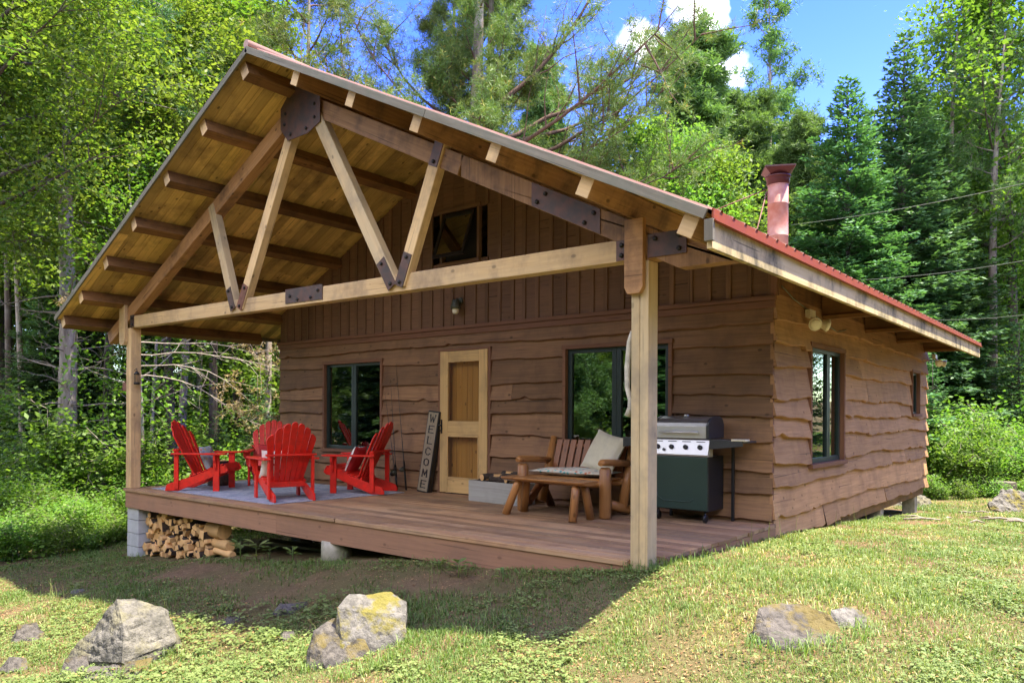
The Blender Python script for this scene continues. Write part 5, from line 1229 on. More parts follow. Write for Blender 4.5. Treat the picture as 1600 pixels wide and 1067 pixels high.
rock_at(445, 1002, 6.1, [(-14, 3, 0), (-8, -14, .05), (10, -13, .06), (16, 0, .03), (0, 8, -.05), (0, 8, .1)], 'rock_grey', 'little grey stone left of the mossy square rock', 11, .01)
rock_at(360, 975, 6.9, [(-16, 3, 0), (-8, -10, .05), (10, -11, .06), (18, 0, .03), (0, 8, -.05), (0, 8, .1)], 'rock_grey', 'little grey stone in the grass right of the large wedge boulder', 12, .01)
rock_at(117, 928, 8.6, [(-12, 3, 0), (-8, -6, .05), (10, -7, .06), (12, 0, .03), (0, 5, -.05), (0, 8, .1)], 'rock_pale', 'tiny pale stone in the shaded lawn at the left', 13, .01)
rock_at(1432, 790, 14.2, [(-42, 6, 0), (-35, -10, .2), (-5, -20, .4), (28, -14, .4), (38, 0, .2), (20, 12, -.2), (-20, 14, -.1), (0, 10, .8)], 'rock_pale', 'pale boulder against the far rear corner of the cabin', 14, .05)
rock_at(1595, 800, 12.5, [(-42, 15, 0), (-38, -10, .2), (-10, -32, .4), (28, -28, .4), (48, 0, .2), (20, 22, -.2), (0, 20, .8)], 'rock_moss', 'mossy boulder at the right edge beyond the lawn', 15, .05)
rock_at(1478, 752, 17, [(-16, 6, 0), (-10, -7, .2), (10, -8, .3), (18, 2, .2), (0, 8, -.2), (0, 8, .4)], 'rock_pale', 'small pale stone between the stump and the cabin corner', 16, .03)
rock_at(1190, 995, 5.3, [(-14, 3, 0), (-8, -12, .05), (10, -12, .06), (14, 0, .03), (0, 8, -.05), (0, 8, .1)], 'rock_grey', 'little grey stone just left of the wide low grey rock', 17, .01)
# debris and stump in the clearing
p = px(1560, 768, 17.2); log_thing('tree_stump', (p[0], p[1], gz1(p[0], p[1]) - .05), .34, .38, 'old cut tree stump beyond the lawn at the right', 'stump', 9, top='weathered')
rr_ = random.Random(5)
for i in range(13):
    u = rr_.uniform(1420, 1610); d = rr_.uniform(10.5, 14.5); p = px(u, 0, d); L = rr_.uniform(.2, .55); a = rr_.uniform(0, 3.14); z = gz1(p[0], p[1])
    mb = MB(); mb.tube([(p[0] - L / 2 * math.cos(a), p[1] - L / 2 * math.sin(a), z + .02), (p[0], p[1], z + .03 + rr_.uniform(0, .03)), (p[0] + L / 2 * math.cos(a), p[1] + L / 2 * math.sin(a), z + .015)], [.012, .016, .008], 6)
    tag(mb.build('fallen_branch', MATS['bark_twig']), 'short dead branch lying in the clearing beyond the cabin', 'branch', 'dead branches strewn in the clearing')
# overhead wires
for (pts, lab) in [([px(1236, 352, 19), px(1420, 317, 16.5), px(1700, 264, 13)], 'highest thin overhead wire behind the chimney'), ([px(1345, 438, 19), px(1480, 420, 17), px(1720, 385, 14)], 'middle overhead wire crossing the firs'), ([px(1430, 500, 20), px(1520, 494, 18), px(1720, 476, 14)], 'lowest overhead wire near the far eave')]:
    a, m_, b_ = [Vector(q) for q in pts]; P5 = [a.lerp(b_, k / 12) for k in range(13)]; sag = m_ - a.lerp(b_, (m_ - a).length / (b_ - a).length)
    P5 = [q + Vector((0, 0, -.1 * math.sin(math.pi * k / 12))) for k, q in enumerate(P5)]
    mb = MB(); mb.tube(P5, .007, 6); tag(mb.build('overhead_wire', MATS['wire']), lab, 'wire', 'overhead wires at the right')

# ================================================================== trees
class Geo:
    """collects leaf cards (quads) for one crown as numpy arrays"""
    def __init__(s): s.V = []; s.T = []
    def add(s, c, d, n, L, Wd, tint):
        """c centres, d long axis, n normal (all (k,3)); L, Wd (k,)"""
        sdir = np.cross(d, n); sdir /= np.maximum(np.linalg.norm(sdir, axis=1), 1e-6)[:, None]
        L = L[:, None]; Wd = Wd[:, None]
        s.V.append(np.stack([c - d * L * .5, c + sdir * Wd * .5 + d * L * .05, c + d * L * .5, c - sdir * Wd * .5 + d * L * .05], 1)); s.T.append(tint)
    def build(s, name, mat, parent):
        V = np.concatenate(s.V).reshape(-1, 3); T = np.clip(np.concatenate(s.T), 0, 1); F = np.arange(len(V)).reshape(-1, 4)
        return np_mesh(name, V, F, T, mat, parent)
def unit(v): return v / np.maximum(np.linalg.norm(v, axis=-1, keepdims=True), 1e-9)
def curve(p0, d, L, n, r, lift=0.0, wig=.12):
    """polyline from p0 along d, bending up by lift"""
    pts = [np.array(p0, float)]; d = np.array(d, float)
    for i in range(n):
        d = unit(d + np.array([0, 0, lift / n]) + r.normal(0, wig, 3) / n ** .5); pts.append(pts[-1] + d * L / n)
    return pts
def deciduous(h, cr, cb, seed, nl=16, leaf=.13, per=34, mat='leaf_green', bark='bark_dark', trunk_r=None, spread=.34, lean=(0, 0), sub=6, name='deciduous_tree', up=.55):
    r = np.random.default_rng(seed); root = empty(name); G = Geo(); mb = MB()
    tr = trunk_r or h * .012
    tp = curve((0, 0, -.3), (lean[0], lean[1], 1), h * .93, 9, r, 0, .05)
    mb.tube(tp, [tr * (1.25 if i == 0 else 1 - .085 * i) for i in range(10)], 9, tint=.5)
    C = []
    for i in range(nl):
        f = cb + (1 - cb) * (i + r.random()) / nl; q = f * 9; k = min(int(q), 8); p = tp[k] + (tp[k + 1] - tp[k]) * (q - k)
        g_ = (f - cb) / (1 - cb); prof = (1 - (abs(g_ - .35) / .75) ** 2) ; L = cr * max(.3, prof) * r.uniform(.75, 1.15)
        a = i * 2.4 + r.uniform(-.5, .5); d = unit(np.array([math.cos(a), math.sin(a), r.uniform(.15, up) + g_ * .6]))
        lp = curve(p, d, L, 5, r, .25, .2); mb.tube(lp, [tr * .38 * (1 - g_ * .4), tr * .3, tr * .2, tr * .13, tr * .08, tr * .03], 5, tint=.5, caps=False)
        for j in range(sub):
            t = r.uniform(.3, 1) * 5; kk = min(int(t), 4); s0 = lp[kk] + (lp[kk + 1] - lp[kk]) * (t - kk)
            d2 = unit(d * .5 + r.normal(0, .7, 3) + np.array([0, 0, .25])); sp = curve(s0, d2, L * r.uniform(.2, .42) + .2, 3, r, .1, .25)
            mb.tube(sp, [tr * .10, tr * .06, tr * .04, tr * .015], 4, tint=.5, caps=False)
            C += [sp[1], sp[2], sp[3]]
        C += [lp[5], lp[4]]
    C = np.array(C); n = len(C) * per; c = np.repeat(C, per, 0)
    ctint = np.repeat(r.normal(0, .26, len(C)), per)
    c = c + r.normal(0, 1, (n, 3)) * np.array([spread, spread, spread * .55])
    nn = unit(r.normal(0, .55, (n, 3)) + np.array([0, 0, .9])); d = unit(np.cross(nn, r.normal(0, 1, (n, 3))))
    G.add(c, d, nn, leaf * r.uniform(.4, 1.6, n), leaf * r.uniform(.35, .95, n), .5 + ctint + r.normal(0, .22, n))
    mb.build('trunk', MATS[bark], root); G.build('crown', mat, root); return root
def spruce(h, br, seed, cb=.06, dens=1.0, mat='needle_fir', bark='bark_dark', name='fir_tree', droop=-.25, dead=0, trunk_r=None, tuft=.16, gap=.0):
    r = np.random.default_rng(seed); root = empty(name); G = Geo(); mb = MB(); tr = trunk_r or h * .011
    mb.tube([(0, 0, -.3), (0, 0, h * .3), (.02, 0, h * .7), (0, 0, h)], [tr * 1.15, tr * .85, tr * .4, .01], 9, tint=.5)
    nw = int(h / .27 * dens); cs, ds, ns, Ls, Ws, Ts = [], [], [], [], [], []
    for i in range(nw):
        f = cb + (1 - cb) * (i / nw); z = f * h; R_ = br * (1 - f) ** .82 * r.uniform(.85, 1.1) + .12
        if r.random() < gap: continue
        nb_ = 6 + int(r.integers(0, 3)); a0 = r.uniform(0, 6.28)
        for b_ in range(nb_):
            a = a0 + 6.283 * b_ / nb_ + r.uniform(-.3, .3); L = R_ * r.uniform(.7, 1.12)
            el = .45 * f + droop * (1 - f) + r.uniform(-.12, .12); d = np.array([math.cos(a) * math.cos(el), math.sin(a) * math.cos(el), math.sin(el)])
            p0 = np.array([0, 0, z + r.uniform(-.1, .1)]); nseg = max(2, int(L / .16))
            if L > .5: mb.tube([p0, p0 + d * L * .5, p0 + d * L * .95 + np.array([0, 0, L * .06])], [.018 + L * .006, .012, .004], 4, tint=.5, caps=False)
            side = np.array([-math.sin(a), math.cos(a), 0]); bt = r.normal(0, .12)
            for k in range(nseg):
                t = (k + .7) / nseg; 
                if t < .18 and L > 1: continue
                p = p0 + d * L * t + np.array([0, 0, L * .10 * t * t]); tw = L * .42 * (1 - t) ** .7 + .10
                for s_ in (-1, 1):
                    m_ = max(1, int(tw / .11)); dd = unit(d * .75 + side * s_ * .8 + np.array([0, 0, r.uniform(-.25, .1)]))
                    tt = (np.arange(m_) + .5) / m_; cc = p + dd[None] * (tw * tt)[:, None] + r.normal(0, .025, (m_, 3)); 
                    for q in (-1, 1):
                        d3 = unit(dd[None] + np.cross(dd, [0, 0, 1])[None] * q * .55 + r.normal(0, .22, (m_, 3)))
                        cs.append(cc + d3 * tuft * .35); ds.append(d3); ns.append(unit(np.array([[0, 0, 1.0]]) + r.normal(0, .45, (m_, 3)))); Ls.append(np.full(m_, tuft) * r.uniform(.7, 1.25, m_)); Ws.append(np.full(m_, tuft * .34)); Ts.append(.35 + bt + .35 * t + r.normal(0, .15, m_))
            k = 2; dl = unit(d + np.array([0, 0, .2])); cs.append((p0 + d * L)[None] + r.normal(0, .02, (k, 3))); ds.append(unit(dl[None] + r.normal(0, .2, (k, 3)))); ns.append(unit(r.normal(0, 1, (k, 3)))); Ls.append(np.full(k, tuft)); Ws.append(np.full(k, tuft * .3)); Ts.append(np.full(k, .85))
    for i in range(dead):
        f = r.uniform(.06, max(cb, .2)); a = r.uniform(0, 6.28); L = br * r.uniform(.4, 1.0); 
        lp = curve((0, 0, f * h), (math.cos(a), math.sin(a), r.uniform(-.25, .25)), L, 5, r, .1, .25); mb.tube(lp, [.022, .018, .013, .01, .006, .003], 4, tint=.5, caps=False)
        for j in range(3): s0 = lp[r.integers(2, 5)]; mb.tube(curve(s0, unit(np.array([math.cos(a), math.sin(a), 0]) + r.normal(0, .6, 3)), L * .3, 3, r, 0, .3), [.007, .005, .004, .002], 3, tint=.5, caps=False)
    G.V = []; G.T = []; G.add(np.concatenate(cs), np.concatenate(ds), np.concatenate(ns), np.concatenate(Ls), np.concatenate(Ws), np.concatenate(Ts))
    mb.build('trunk', MATS[bark], root); G.build('crown', mat, root); return root
def tufts(G, C, r, L, k=9, wd=.012, upb=.3, tint0=.45):
    n = len(C) * k; c = np.repeat(C, k, 0); d = unit(r.normal(0, 1, (n, 3)) + np.array([0, 0, upb])); nn = unit(r.normal(0, 1, (n, 3)))
    LL = L * r.uniform(.6, 1.2, n); G.add(c + d * LL[:, None] * .5, d, nn, LL, np.full(n, wd), tint0 + np.repeat(r.normal(0, .2, len(C)), k) + r.normal(0, .15, n))
def pine(h, br, seed, cb=.35, nl=26, mat='needle_pine', bark='bark_pine', trunk_r=.2, name='pine_tree', tuftn=5, el0=.1, lift=.55, L0=.14, wd=.016, k=10, limb_r=1.0, extra=None, lean=(0, 0), foliage=(.45, 1.0), barkl=None, subn=5):
    r = np.random.default_rng(seed); root = empty(name); G = Geo(); mb = MB(); ml = MB()
    tp = curve((0, 0, -.3), (lean[0], lean[1], 1), h, 10, r, 0, .035); mb.tube(tp, [trunk_r * (1.2 if i == 0 else 1 - .088 * i) for i in range(11)], 10, tint=.5)
    C = []
    lim = [(cb + (1 - cb) * (i + r.random() * .6) / nl, i * 2.4 + r.uniform(-.5, .5), None) for i in range(nl)] + (extra or [])
    for f, a, LL in lim:
        q = f * 10; kk = min(int(q), 9); p = tp[kk] + (tp[kk + 1] - tp[kk]) * (q - kk); g_ = max(0, (f - cb) / (1 - cb))
        L = LL or br * (1 - g_ * .72) * r.uniform(.6, 1.12); el = el0 + g_ * .75 + r.uniform(-.15, .15)
        d = np.array([math.cos(a), math.sin(a), el]); lp = curve(p, unit(d), L, 7, r, lift, .34); lr = (.016 + L * .0085) * limb_r
        ml.tube(lp, [lr * (1 - .13 * i) for i in range(8)], 6, tint=.5, caps=False)
        for j in range(int(subn + L)):
            t = r.uniform(.25, 1) * 7; k0 = min(int(t), 6); s0 = lp[k0] + (lp[k0 + 1] - lp[k0]) * (t - k0); dirl = unit(lp[k0 + 1] - lp[k0])
            d2 = unit(dirl * .8 + r.normal(0, .55, 3) + np.array([0, 0, .18])); sL = L * r.uniform(.12, .32) + .15; sp = curve(s0, d2, sL, 4, r, .3, .25)
            ml.tube(sp, [lr * .38, lr * .3, lr * .2, lr * .14, lr * .06], 4, tint=.5, caps=False)
            if t / 7 < foliage[0] and r.random() > .25: continue
            for s1 in sp[1:]:
                for w_ in range(tuftn): C.append(s1 + r.normal(0, .16, 3) * np.array([1, 1, .5]))
                if r.random() < .5:
                    d3 = unit(d2 + r.normal(0, .6, 3)); tw = curve(s1, d3, .3, 2, r, .2, .2); ml.tube(tw, [.006, .004, .002], 3, tint=.5, caps=False)
                    for w_ in range(tuftn): C.append(tw[r.integers(1, 3)] + r.normal(0, .07, 3))
    tufts(G, np.array(C), r, L0, k, wd)
    mb.build('trunk', MATS[bark], root); ml.build('branches', MATS[barkl or bark], root); G.build('crown', mat, root); return root
def shrub(h, rad, seed, n=900, leaf=.08, mat='leaf_green', name='shrub', stems=9):
    r = np.random.default_rng(seed); root = empty(name); G = Geo(); mb = MB(); C = []
    for i in range(stems):
        a = r.uniform(0, 6.28); d = np.array([math.cos(a) * r.uniform(.1, .8) * rad / h, math.sin(a) * r.uniform(.1, .8) * rad / h, 1]); L = h * r.uniform(.6, 1.05)
        lp = curve((r.normal(0, .05) * rad, r.normal(0, .05) * rad, -.05), unit(d), L, 5, r, -.1, .2); mb.tube(lp, [.014, .011, .008, .006, .004, .002], 4, tint=.5, caps=False)
        for t in lp[2:]:
            C.append(t)
            for j in range(2): q = curve(t, unit(r.normal(0, 1, 3) + np.array([0, 0, .3])), rad * .35, 2, r, 0, .2); mb.tube(q, [.005, .004, .002], 3, tint=.5, caps=False); C += q[1:]
    C = np.array(C); per = max(1, n // len(C)); c = np.repeat(C, per, 0) + r.normal(0, 1, (len(C) * per, 3)) * np.array([.13, .13, .07]) * rad * 1.4; m_ = len(c)
    nn = unit(r.normal(0, .45, (m_, 3)) + np.array([0, 0, 1.0])); d = unit(np.cross(nn, r.normal(0, 1, (m_, 3))))
    G.add(c, d, nn, leaf * r.uniform(.6, 1.3, m_), leaf * r.uniform(.45, .7, m_), .5 + np.repeat(r.normal(0, .18, len(C)), per) + r.normal(0, .2, m_))
    mb.build('stems', MATS['bark_twig'], root); G.build('leaves', mat, root); return root
def put(root, x, y, s=1.0, rz=0, label=None, cat=None, group=None, dz=0, sz=None):
    root.location = (x, y, gz1(x, y) + dz); root.rotation_euler = (0, 0, rz); root.scale = (s, s, sz or s); return tag(root, label, cat, group)
def at(u, d): p = px(u, 0, d); return float(p[0]), float(p[1])
USED = set()
def inst(root, x, y, s=1.0, rz=0, label=None, cat=None, group=None, sz=None):
    if root.name not in USED: USED.add(root.name); c = root
    else:
        c = root.copy(); COL.objects.link(c)
        for k in kids_of(root): k2 = k.copy(); COL.objects.link(k2); k2.parent = c
    return put(c, x, y, s, rz, label, cat, group, 0, sz)
KC = {}
def kids_of(o):
    if o.name not in KC: KC[o.name] = list(o.children)
    return KC[o.name]
bpy.context.view_layer.update()

# --- individual trees near the cabin
# knotty spruce trunk at the left with dead limbs
def knotty():
    r = np.random.default_rng(77); root = empty('spruce_tree'); mb = MB(); ml = MB(); G = Geo()
    hs3 = np.arange(0, 15.5, .22); pts = [(.10 * math.sin(z * .5) + .02 * z, 0, z - .2) for z in hs3]
    rad = [(.215 - .010 * z) * (1 + (.10 if (int(z / .22) % 4 == 0) else 0)) + (.08 * math.exp(-z * 2)) for z in hs3]
    mb.tube(pts, rad, 14, tint=.5)
    C = []
    for z in np.arange(2.2, 15, .42):
        for j in range(r.integers(2, 5)):
            a = r.uniform(0, 6.28); L = r.uniform(.5, 2.9) if z < 9 else r.uniform(1.5, 3.2)
            lp = curve((.10 * math.sin(z * .5) + .02 * z, 0, z), (math.cos(a), math.sin(a), r.uniform(-.1, .35)), L, 7, r, r.uniform(-.5, .5), .3); w0 = r.uniform(.016, .034)
            ml.tube(lp, [w0 * (1 - .12 * i) for i in range(8)], 5, tint=.5, caps=False)
            for q in range(4):
                s0 = lp[r.integers(2, 8)]; sp = curve(s0, unit(np.array([math.cos(a), math.sin(a), 0]) * .8 + r.normal(0, .6, 3)), L * .28, 4, r, 0, .35); ml.tube(sp, [.008, .006, .005, .004, .002], 3, tint=.5, caps=False)
                if z > 7.5: C += [s + r.normal(0, .08, 3) for s in sp for _ in range(3)]
    C = np.array(C); tufts(G, C, r, .13, 10, .02, 0, .4)
    mb.build('trunk', MATS['bark_spruce'], root); ml.build('branches', MATS['bark_twig'], root); G.build('crown', 'needle_fir', root); return root
x, y = at(98, 17.0); put(knotty(), x, y, 1.0, .6, 'tall grey knotty spruce trunk with dead side limbs at the left', 'tree')
# long dead bough reaching toward the porch
def dead_bough():
    r = np.random.default_rng(5); root = empty('dead_tree'); ml = MB(); G = Geo(); C = []
    ml.tube([(0, 0, -.3), (0.02, 0, 3), (0, .05, 5.1)], [.07, .055, .02], 8, tint=.5)
    for z, a, L in [(3.3, -.15, 3.8), (3.55, .05, 4.6), (3.1, .25, 3.2), (3.8, .5, 3.0), (4.5, 3.0, 1.5), (5, .4, 2.2)]:
        lp = curve((0, 0, z), (math.cos(a), math.sin(a), .12), L * .9, 9, r, -.5, .34); ml.tube(lp, [.017 * (1 - .1 * i) for i in range(10)], 5, tint=.5, caps=False)
        for q in range(int(L * 6)):
            t = r.integers(3, 10); sp = curve(lp[t], unit(np.array([math.cos(a), math.sin(a), -.1]) * .8 + r.normal(0, .6, 3)), L * r.uniform(.1, .28), 4, r, -.2, .35); ml.tube(sp, [.006, .005, .004, .003, .0015], 3, tint=.5, caps=False)
            if t > 5: C += [s + r.normal(0, .05, 3) for s in sp[1:] for _ in range(2)]
    tufts(G, np.array(C), r, .10, 7, .014, -.2, .5); ml.build('branches', MATS['bark_twig'], root); G.build('crown', 'dead_needle', root); return root
x, y = at(207, 15.2); put(dead_bough(), x, y, 1.0, YAW - .1, 'small dead tree whose pale boughs reach behind the left porch post', 'tree')

mapleA = deciduous(13, 3.6, .50, 101, nl=26, leaf=.088, per=84, mat='leaf_maple', spread=.28, sub=8, name='maple_tree', trunk_r=.15)
mapleB = deciduous(11, 3.2, .50, 102, nl=22, leaf=.088, per=84, mat='leaf_maple', spread=.28, sub=8, name='maple_tree', trunk_r=.12)
inst(mapleA, *at(-45, 13.8), 1.0, .3, 'bright yellow green maple spreading over the top left', 'tree')
inst(mapleB, *at(275, 19), 1.15, 2.1, 'bright yellow green maple just behind the left slope of the porch roof', 'tree')
inst(mapleB, *at(-160, 14), 1.1, 1.1, 'bright maple at the left edge of the wood', 'tree')
inst(mapleA, *at(160, 22), 1.05, 4.1, 'maple behind the knotty spruce trunk', 'tree')
# white pine group behind the roof
for i, (u, d, s, sd, tr) in enumerate([(727, 19.5, 1.0, 201, .36), (748, 21.5, 1.0, 202, .28), (772, 20.3, .96, 203, .30), (706, 23.5, 1.0, 204, .22)]):
    ex = [(.34 + .022 * q, YAW + (math.pi if (q + i) % 2 else 0) + .45 * math.sin(q * 2.1 + i), 5.0 + 2.0 * math.sin(q * 1.7) ** 2) for q in range(13)] if i in (0, 2) else []
    t_ = pine(17, 3.6, sd, cb=.40, nl=22, trunk_r=tr, extra=ex, barkl='bark_red', foliage=(.38, 1), tuftn=6, lift=.8, el0=.15, wd=.013, k=13, subn=8, limb_r=1.0, L0=.16, mat='needle_pine', lean=(-.01 * i, .01))
    put(t_, *at(u, d), s, 0, ['thickest tall white pine trunk rising behind the roof', 'slim white pine between two thicker trunks behind the roof', 'right hand tall white pine with limbs sweeping right behind the roof', 'thin white pine left of the trunk group behind the roof'][i], 'tree', 'white pines behind the roof')
pineL = pine(15, 4.2, 205, cb=.30, nl=30, trunk_r=.16, tuftn=5, mat='needle_pine', lift=.5, barkl='bark_red', wd=.014, k=15)
inst(pineL, *at(455, 19), 1.0, 0, 'yellow green pine whose needles hang left of the ridge', 'tree')
# bushy mid-green pines
pineM = pine(15, 3.4, 206, cb=.10, nl=95, trunk_r=.16, tuftn=6, mat='needle_mid', lift=.8, el0=.35, L0=.2, wd=.028, k=13, subn=7, foliage=(.25, 1))
pineS = pine(15, 2.4, 207, cb=.30, nl=34, trunk_r=.13, tuftn=3, mat='needle_mid', lift=.5, el0=.25, L0=.18, wd=.03, k=10, subn=4)
firA = spruce(15, 4.2, 301, mat='needle_fir', dens=.95, tuft=.24)
firB = spruce(14, 3.1, 302, mat='needle_blue', dens=.95, tuft=.23)
firC = spruce(6, 1.5, 303, mat='needle_fir', dens=1.1, tuft=.14)
decA = deciduous(15, 3.6, .16, 401, nl=32, leaf=.16, per=30, mat='leaf_green', spread=.45, sub=7, name='birch_tree')
decB = deciduous(13, 3.0, .12, 402, nl=30, leaf=.15, per=30, mat='leaf_birch', spread=.42, sub=7, name='aspen_tree')
decC = deciduous(16, 3.8, .45, 403, nl=22, leaf=.16, per=28, mat='leaf_green', spread=.5, sub=7, name='oak_tree', trunk_r=.17)
young = deciduous(9, 1.6, .22, 404, nl=16, leaf=.11, per=16, mat='leaf_green', spread=.35, sub=5, name='sapling', trunk_r=.05, bark='bark_spruce')
pole = deciduous(15, 1.8, .62, 405, nl=12, leaf=.15, per=26, mat='leaf_green', spread=.45, sub=5, name='slender_tree', trunk_r=.10, bark='bark_dark')
poleG = deciduous(15, 1.8, .60, 406, nl=12, leaf=.15, per=26, mat='leaf_maple', spread=.45, sub=5, name='slender_tree', trunk_r=.12, bark='bark_spruce')
def H(v, d): return (CYPX - v) * d / FPX + CAM[2]      # height of a top seen at pixel row v
def top_at(root, h0, u, v, d, rz, label, group=None, wide=1.0):
    x, y = at(u, d); z = gz1(x, y); s = (H(v, d) - z) / h0; c = inst(root, x, y, s * wide, rz, label, 'tree', group, sz=s); return c
top_at(pineM, 15, 1063, 78, 27, .5, 'bushy white pine right of the roof top, against the sky', wide=1.3)
top_at(pineS, 15, 1196, -15, 30, 1.4, 'tallest thin pine with open tiers standing above the chimney')
top_at(pineM, 15, 1180, 150, 28, 3.5, 'bushy pine directly behind the open tiered pine', wide=1.15)
top_at(pineM, 15, 1245, 190, 26, 2.2, 'pale green pine just right of the chimney', wide=1.1)
top_at(firA, 15, 1325, 118, 22, .4, 'wide dark fir with pointed top right of the chimney')
top_at(firB, 14, 1413, 50, 23, 1.9, 'tallest narrow blue green fir at the right')
top_at(firB, 14, 1368, 165, 28, 3.9, 'pale fir between the wide fir and the tallest narrow fir', wide=1.2)
top_at(firA, 15, 1468, 190, 24, 2.4, 'dark fir right of the tallest narrow fir')
top_at(firC, 6, 1520, 520, 23, 1.0, 'young fir behind the bright shrubs at the right')
top_at(firC, 6, 1460, 560, 20, 2.6, 'low fir beside the far corner of the cabin')
top_at(firC, 6, 1595, 500, 22, 4.2, 'young dark fir at the right edge')
top_at(decA, 15, 1545, -60, 26, 1.1, 'tall leafy tree filling the top right', wide=.62)
top_at(decC, 16, 1590, -80, 25, 2.8, 'tall leafy tree at the right edge')
top_at(decB, 13, 1560, 250, 26, 5.0, 'mid height leafy tree before the tall right trees')
top_at(decB, 13, 985, 170, 24, .8, 'pale leafy tree behind the right slope of the roof')
top_at(decA, 15, 930, 215, 24, 3.0, 'leafy tree low behind the middle of the roof slope', wide=.8)
top_at(decB, 13, 1040, 190, 23, 2.0, 'yellow green tree behind the right slope of the roof', wide=.9)
top_at(mapleB, 11, 925, 235, 24, 2.0, 'low bright maple whose top shows over the middle of the roof slope', wide=.8)
top_at(decB, 13, 1120, 200, 24, 4.0, 'pale leafy tree between the roof and the chimney')
top_at(pineM, 15, 860, 100, 30, 5.0, 'bushy pine seen through the limbs of the white pines', wide=.8)
top_at(firC, 6, 405, 590, 17.5, .4, 'young balsam fir behind the porch at the wall corner')
top_at(firC, 6, 345, 640, 19, 3.4, 'low fir seen between the red chairs')
pl_r = pine(14, 2.2, 208, cb=.5, nl=20, trunk_r=.2, tuftn=3, mat='needle_mid')
inst(pl_r, *at(1552, 24), 1.0, 0, 'dark straight pine trunk among the leaves at the right', 'tree')
inst(pl_r, *at(1478, 25), 1.05, 1, 'dark pine trunk beside the tallest narrow fir', 'tree')

# slender trunks in the wood at the left
rr_ = random.Random(99)
lefts = [(42, 21, poleG, .9), (150, 24, pole, 1.3), (163, 19, pole, .8), (228, 17, young, 1.0), (238, 18.5, young, 1.1), (265, 23, pole, 1.2), (283, 20, poleG, 1.0), (311, 24, poleG, .9), (337, 22, pole, 1.4), (376, 25, pole, 1.2), (18, 26, pole, 1.4), (70, 25, pole, 1.0), (130, 29, pole, 1.5), (205, 27, poleG, 1.1), (420, 24, poleG, 1.1), (-30, 22, pole, 1.2), (-80, 20, poleG, 1.2), (300, 30, pole, 1.4), (356, 31, pole, 1.2), (180, 33, pole, 1.5), (395, 30, poleG, 1.4), (240, 34, pole, 1.4), (95, 33, poleG, 1.6), (-10, 32, pole, 1.5)]
ORD = ['first', 'second', 'third', 'fourth', 'fifth', 'sixth', 'seventh', 'eighth', 'ninth', 'tenth', 'eleventh', 'twelfth', 'thirteenth', 'fourteenth', 'fifteenth', 'sixteenth', 'seventeenth', 'eighteenth', 'nineteenth', 'twentieth', 'twenty first', 'twenty second', 'twenty third', 'twenty fourth', 'twenty fifth']
for i_, (u, d, p_, s) in enumerate(sorted(lefts)): inst(p_, *at(u, d), s, rr_.uniform(0, 6.28), 'slender leafy topped trunk in the left wood, ' + ORD[i_] + ' from the left edge', 'tree', 'slender trunks in the wood at the left')
# deeper forest fill
def forest(n, u0, u1, d0, d1, protos, label, group, smin=.8, smax=1.2, seed=1):
    r = random.Random(seed)
    for i in range(n):
        u = u0 + (u1 - u0) * (i + r.random()) / n; d = r.uniform(d0, d1); inst(r.choice(protos), *at(u, d), r.uniform(smin, smax), r.uniform(0, 6.28), label + (', ' + ORD[i] + ' from the left' if n <= 18 else ''), 'tree', group)
forest(16, -250, 450, 26, 40, [decA, decB, mapleB, mapleA], 'forest tree deep in the wood left of the cabin', 'deep wood left of the cabin', .8, 1.15, 1)
forest(16, 440, 870, 25, 40, [decA, decB, firA], 'forest tree hidden low behind the cabin roof', 'trees low behind the cabin', .6, .78, 8)
forest(9, -200, 440, 21, 34, [firA, firB, decB], 'lower forest tree among the left trunks', 'lower trees among the left trunks', .45, .7, 2)
forest(18, 850, 1750, 31, 42, [decA, decB, firA, pineM, firB], 'forest tree in the back rows behind the cabin', 'back rows of forest behind the cabin', .75, 1.0, 3)
forest(14, 1990, 2900, 15, 30, [decA, firA, decB, pineM], 'forest tree beyond the right end of the lawn', 'trees right of the lawn', .6, .9, 7)
forest(8, 1420, 1800, 27, 36, [decA, firA, decB], 'forest tree in the dense wood at the right', 'dense wood at the right', .8, 1.05, 4)
forest(14, 1150, 1750, 30, 46, [firA, firB, decC], 'tall dark tree closing the wood far behind', 'far dark trees', .95, 1.1, 5)
forest(12, -300, 450, 40, 52, [decA, firA, decC], 'tall tree closing the wood far at the left', 'far trees at the left', 1.0, 1.25, 6)
# trees around and behind the photographer, seen in the window panes
for i in range(110):
    a = YAW + math.pi / 2 + 1.0 + (i / 110) * 4.2; rad = (rr_.uniform(12, 17), rr_.uniform(18, 27), rr_.uniform(28, 42))[i % 3]; x = 1.5 + rad * math.cos(a); y = -6 + rad * math.sin(a)
    if (x - .3 * (y + 8)) > 9 and y > -8: x += 4
    inst([decA, decB, firA, pineM, mapleB, firB, mapleA][rr_.randrange(7)], x, y, rr_.uniform(.5, .72), rr_.uniform(0, 6.28), 'forest tree across the lawn in front of the cabin', 'tree', 'wood across the lawn')

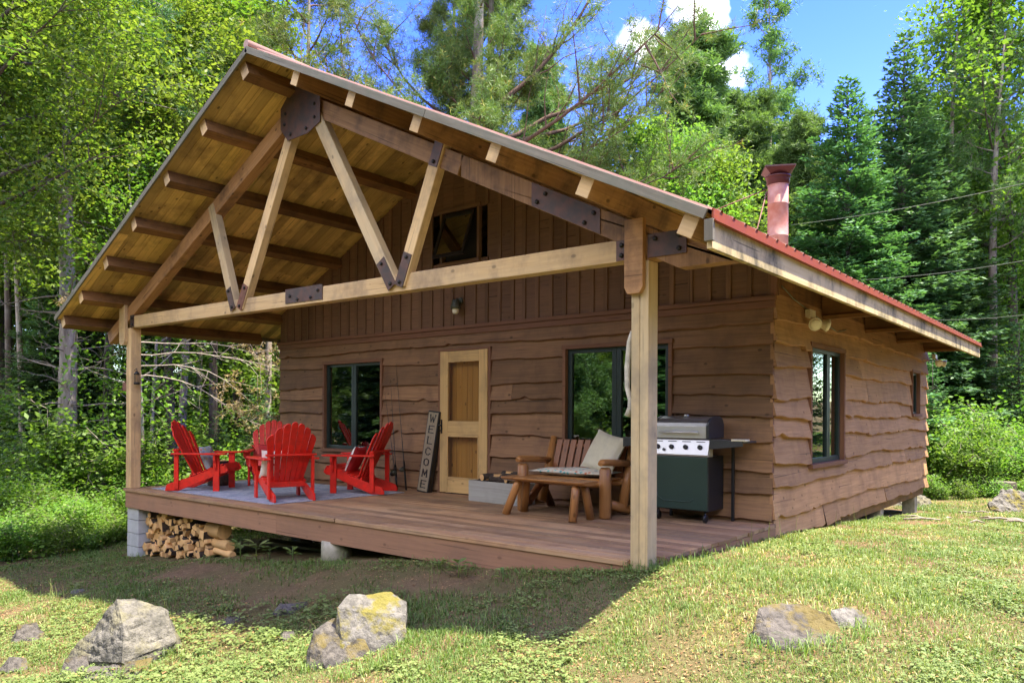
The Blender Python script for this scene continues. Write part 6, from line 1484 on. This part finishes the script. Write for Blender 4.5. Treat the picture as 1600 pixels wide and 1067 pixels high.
# undergrowth
shA = shrub(1.3, .9, 501, 2600, .085, 'leaf_green'); shB = shrub(1.0, .8, 502, 2400, .075, 'leaf_birch'); shC = shrub(1.6, .9, 503, 2800, .09, 'leaf_birch'); fern = shrub(.55, .6, 504, 1500, .07, 'leaf_birch')
def shrubs(n, u0, u1, d0, d1, protos, label, group, smin=.8, smax=1.3, seed=1, keep=lambda x, y: True):
    r = random.Random(seed); q_ = -1
    for i in range(n):
        u = u0 + (u1 - u0) * (i + r.random()) / n; d = r.uniform(d0, d1); x, y = at(u, d)
        if under_house(np.array(x - .8), np.array(y)) or under_house(np.array(x), np.array(y - .7)) or not keep(x, y): continue
        q_ += 1; inst(r.choice(protos), x, y, r.uniform(smin, smax), r.uniform(0, 6.28), label + (', ' + ORD[q_] + ' from the left' if n <= 18 else ''), 'shrub', group)
edge = lambda x, y: x < -10.2
shrubs(40, -120, 440, 13.5, 17, [shA, shB, fern], 'low leafy bush along the edge of the left wood', 'bushes along the left wood edge', .6, 1.1, 11, edge)
shrubs(34, -140, 200, 11.6, 14, [fern, shB], 'low fern like plant where the lawn meets the left wood', 'low plants where the lawn meets the left wood', .55, 1.0, 21, lambda x, y: x < -9.9)
shrubs(44, -160, 440, 16, 24, [shA, shC, shB], 'green understorey bush between the left trunks', 'understorey bushes between the left trunks', 1.0, 1.7, 12, edge)
shrubs(30, -200, 440, 22, 34, [shA, shC], 'tall understorey bush deep in the left wood', 'deep understorey bushes', 1.6, 2.4, 13, edge)
shrubs(14, 1455, 1680, 17.5, 20, [shC, shB], 'bright sunlit shrub across the clearing', 'sunlit shrubs across the clearing', .9, 1.4, 14)
shrubs(16, 1440, 1700, 20, 25, [shA, shB, shC], 'leafy shrub behind the sunlit shrubs', 'second row of shrubs at the right', 1.2, 1.9, 15)
shrubs(16, 1420, 1700, 16.2, 18, [fern], 'low fern like plant at the foot of the shrubs', 'low plants across the clearing', .5, .9, 16)
inst(firC, *at(1425, 22), .5, 0, 'small fir sprouting behind the cabin corner', 'tree')
for i in range(46):
    a = YAW + math.pi / 2 + 1.1 + (i / 46) * 4.1; rad = rr_.uniform(12, 18); x = 1.5 + rad * math.cos(a); y = -6 + rad * math.sin(a)
    inst([shA, shB, shC][rr_.randrange(3)], x, y, rr_.uniform(1.2, 2.0), rr_.uniform(0, 6.28), 'leafy bush along the wood across the lawn in front of the cabin', 'shrub', 'bushes across the lawn')
# ground greenery of the forest floor
xs = rng.uniform(-34, -9.6, 26000); ys = rng.uniform(-9, 24, 26000); ok = (xs < -10.2 + .5 * np.sin(ys)) & (vnoise(xs, ys, .8, 40) > .3); xs, ys = xs[ok], ys[ok]
flat_leaves(xs, ys, rng.uniform(.07, .15, len(xs)), rng.uniform(.04, .3, len(xs)), rng.random(len(xs)), 'forest_undergrowth', 'leaf_green', per=4)['kind'] = 'stuff'
xs = rng.uniform(-6, 26, 16000); ys = rng.uniform(12.5, 34, 16000); ok = vnoise(xs, ys, .8, 41) > .3; xs, ys = xs[ok], ys[ok]
flat_leaves(xs, ys, rng.uniform(.07, .15, len(xs)), rng.uniform(.04, .3, len(xs)), rng.random(len(xs)), 'forest_undergrowth', 'leaf_green', per=4)['kind'] = 'stuff'
# unused prototypes are dropped
for o in list(COL.objects):
    if o.type == 'EMPTY' and o.parent is None and 'label' not in o and o.children:
        for k in list(o.children): bpy.data.objects.remove(k)
        bpy.data.objects.remove(o)
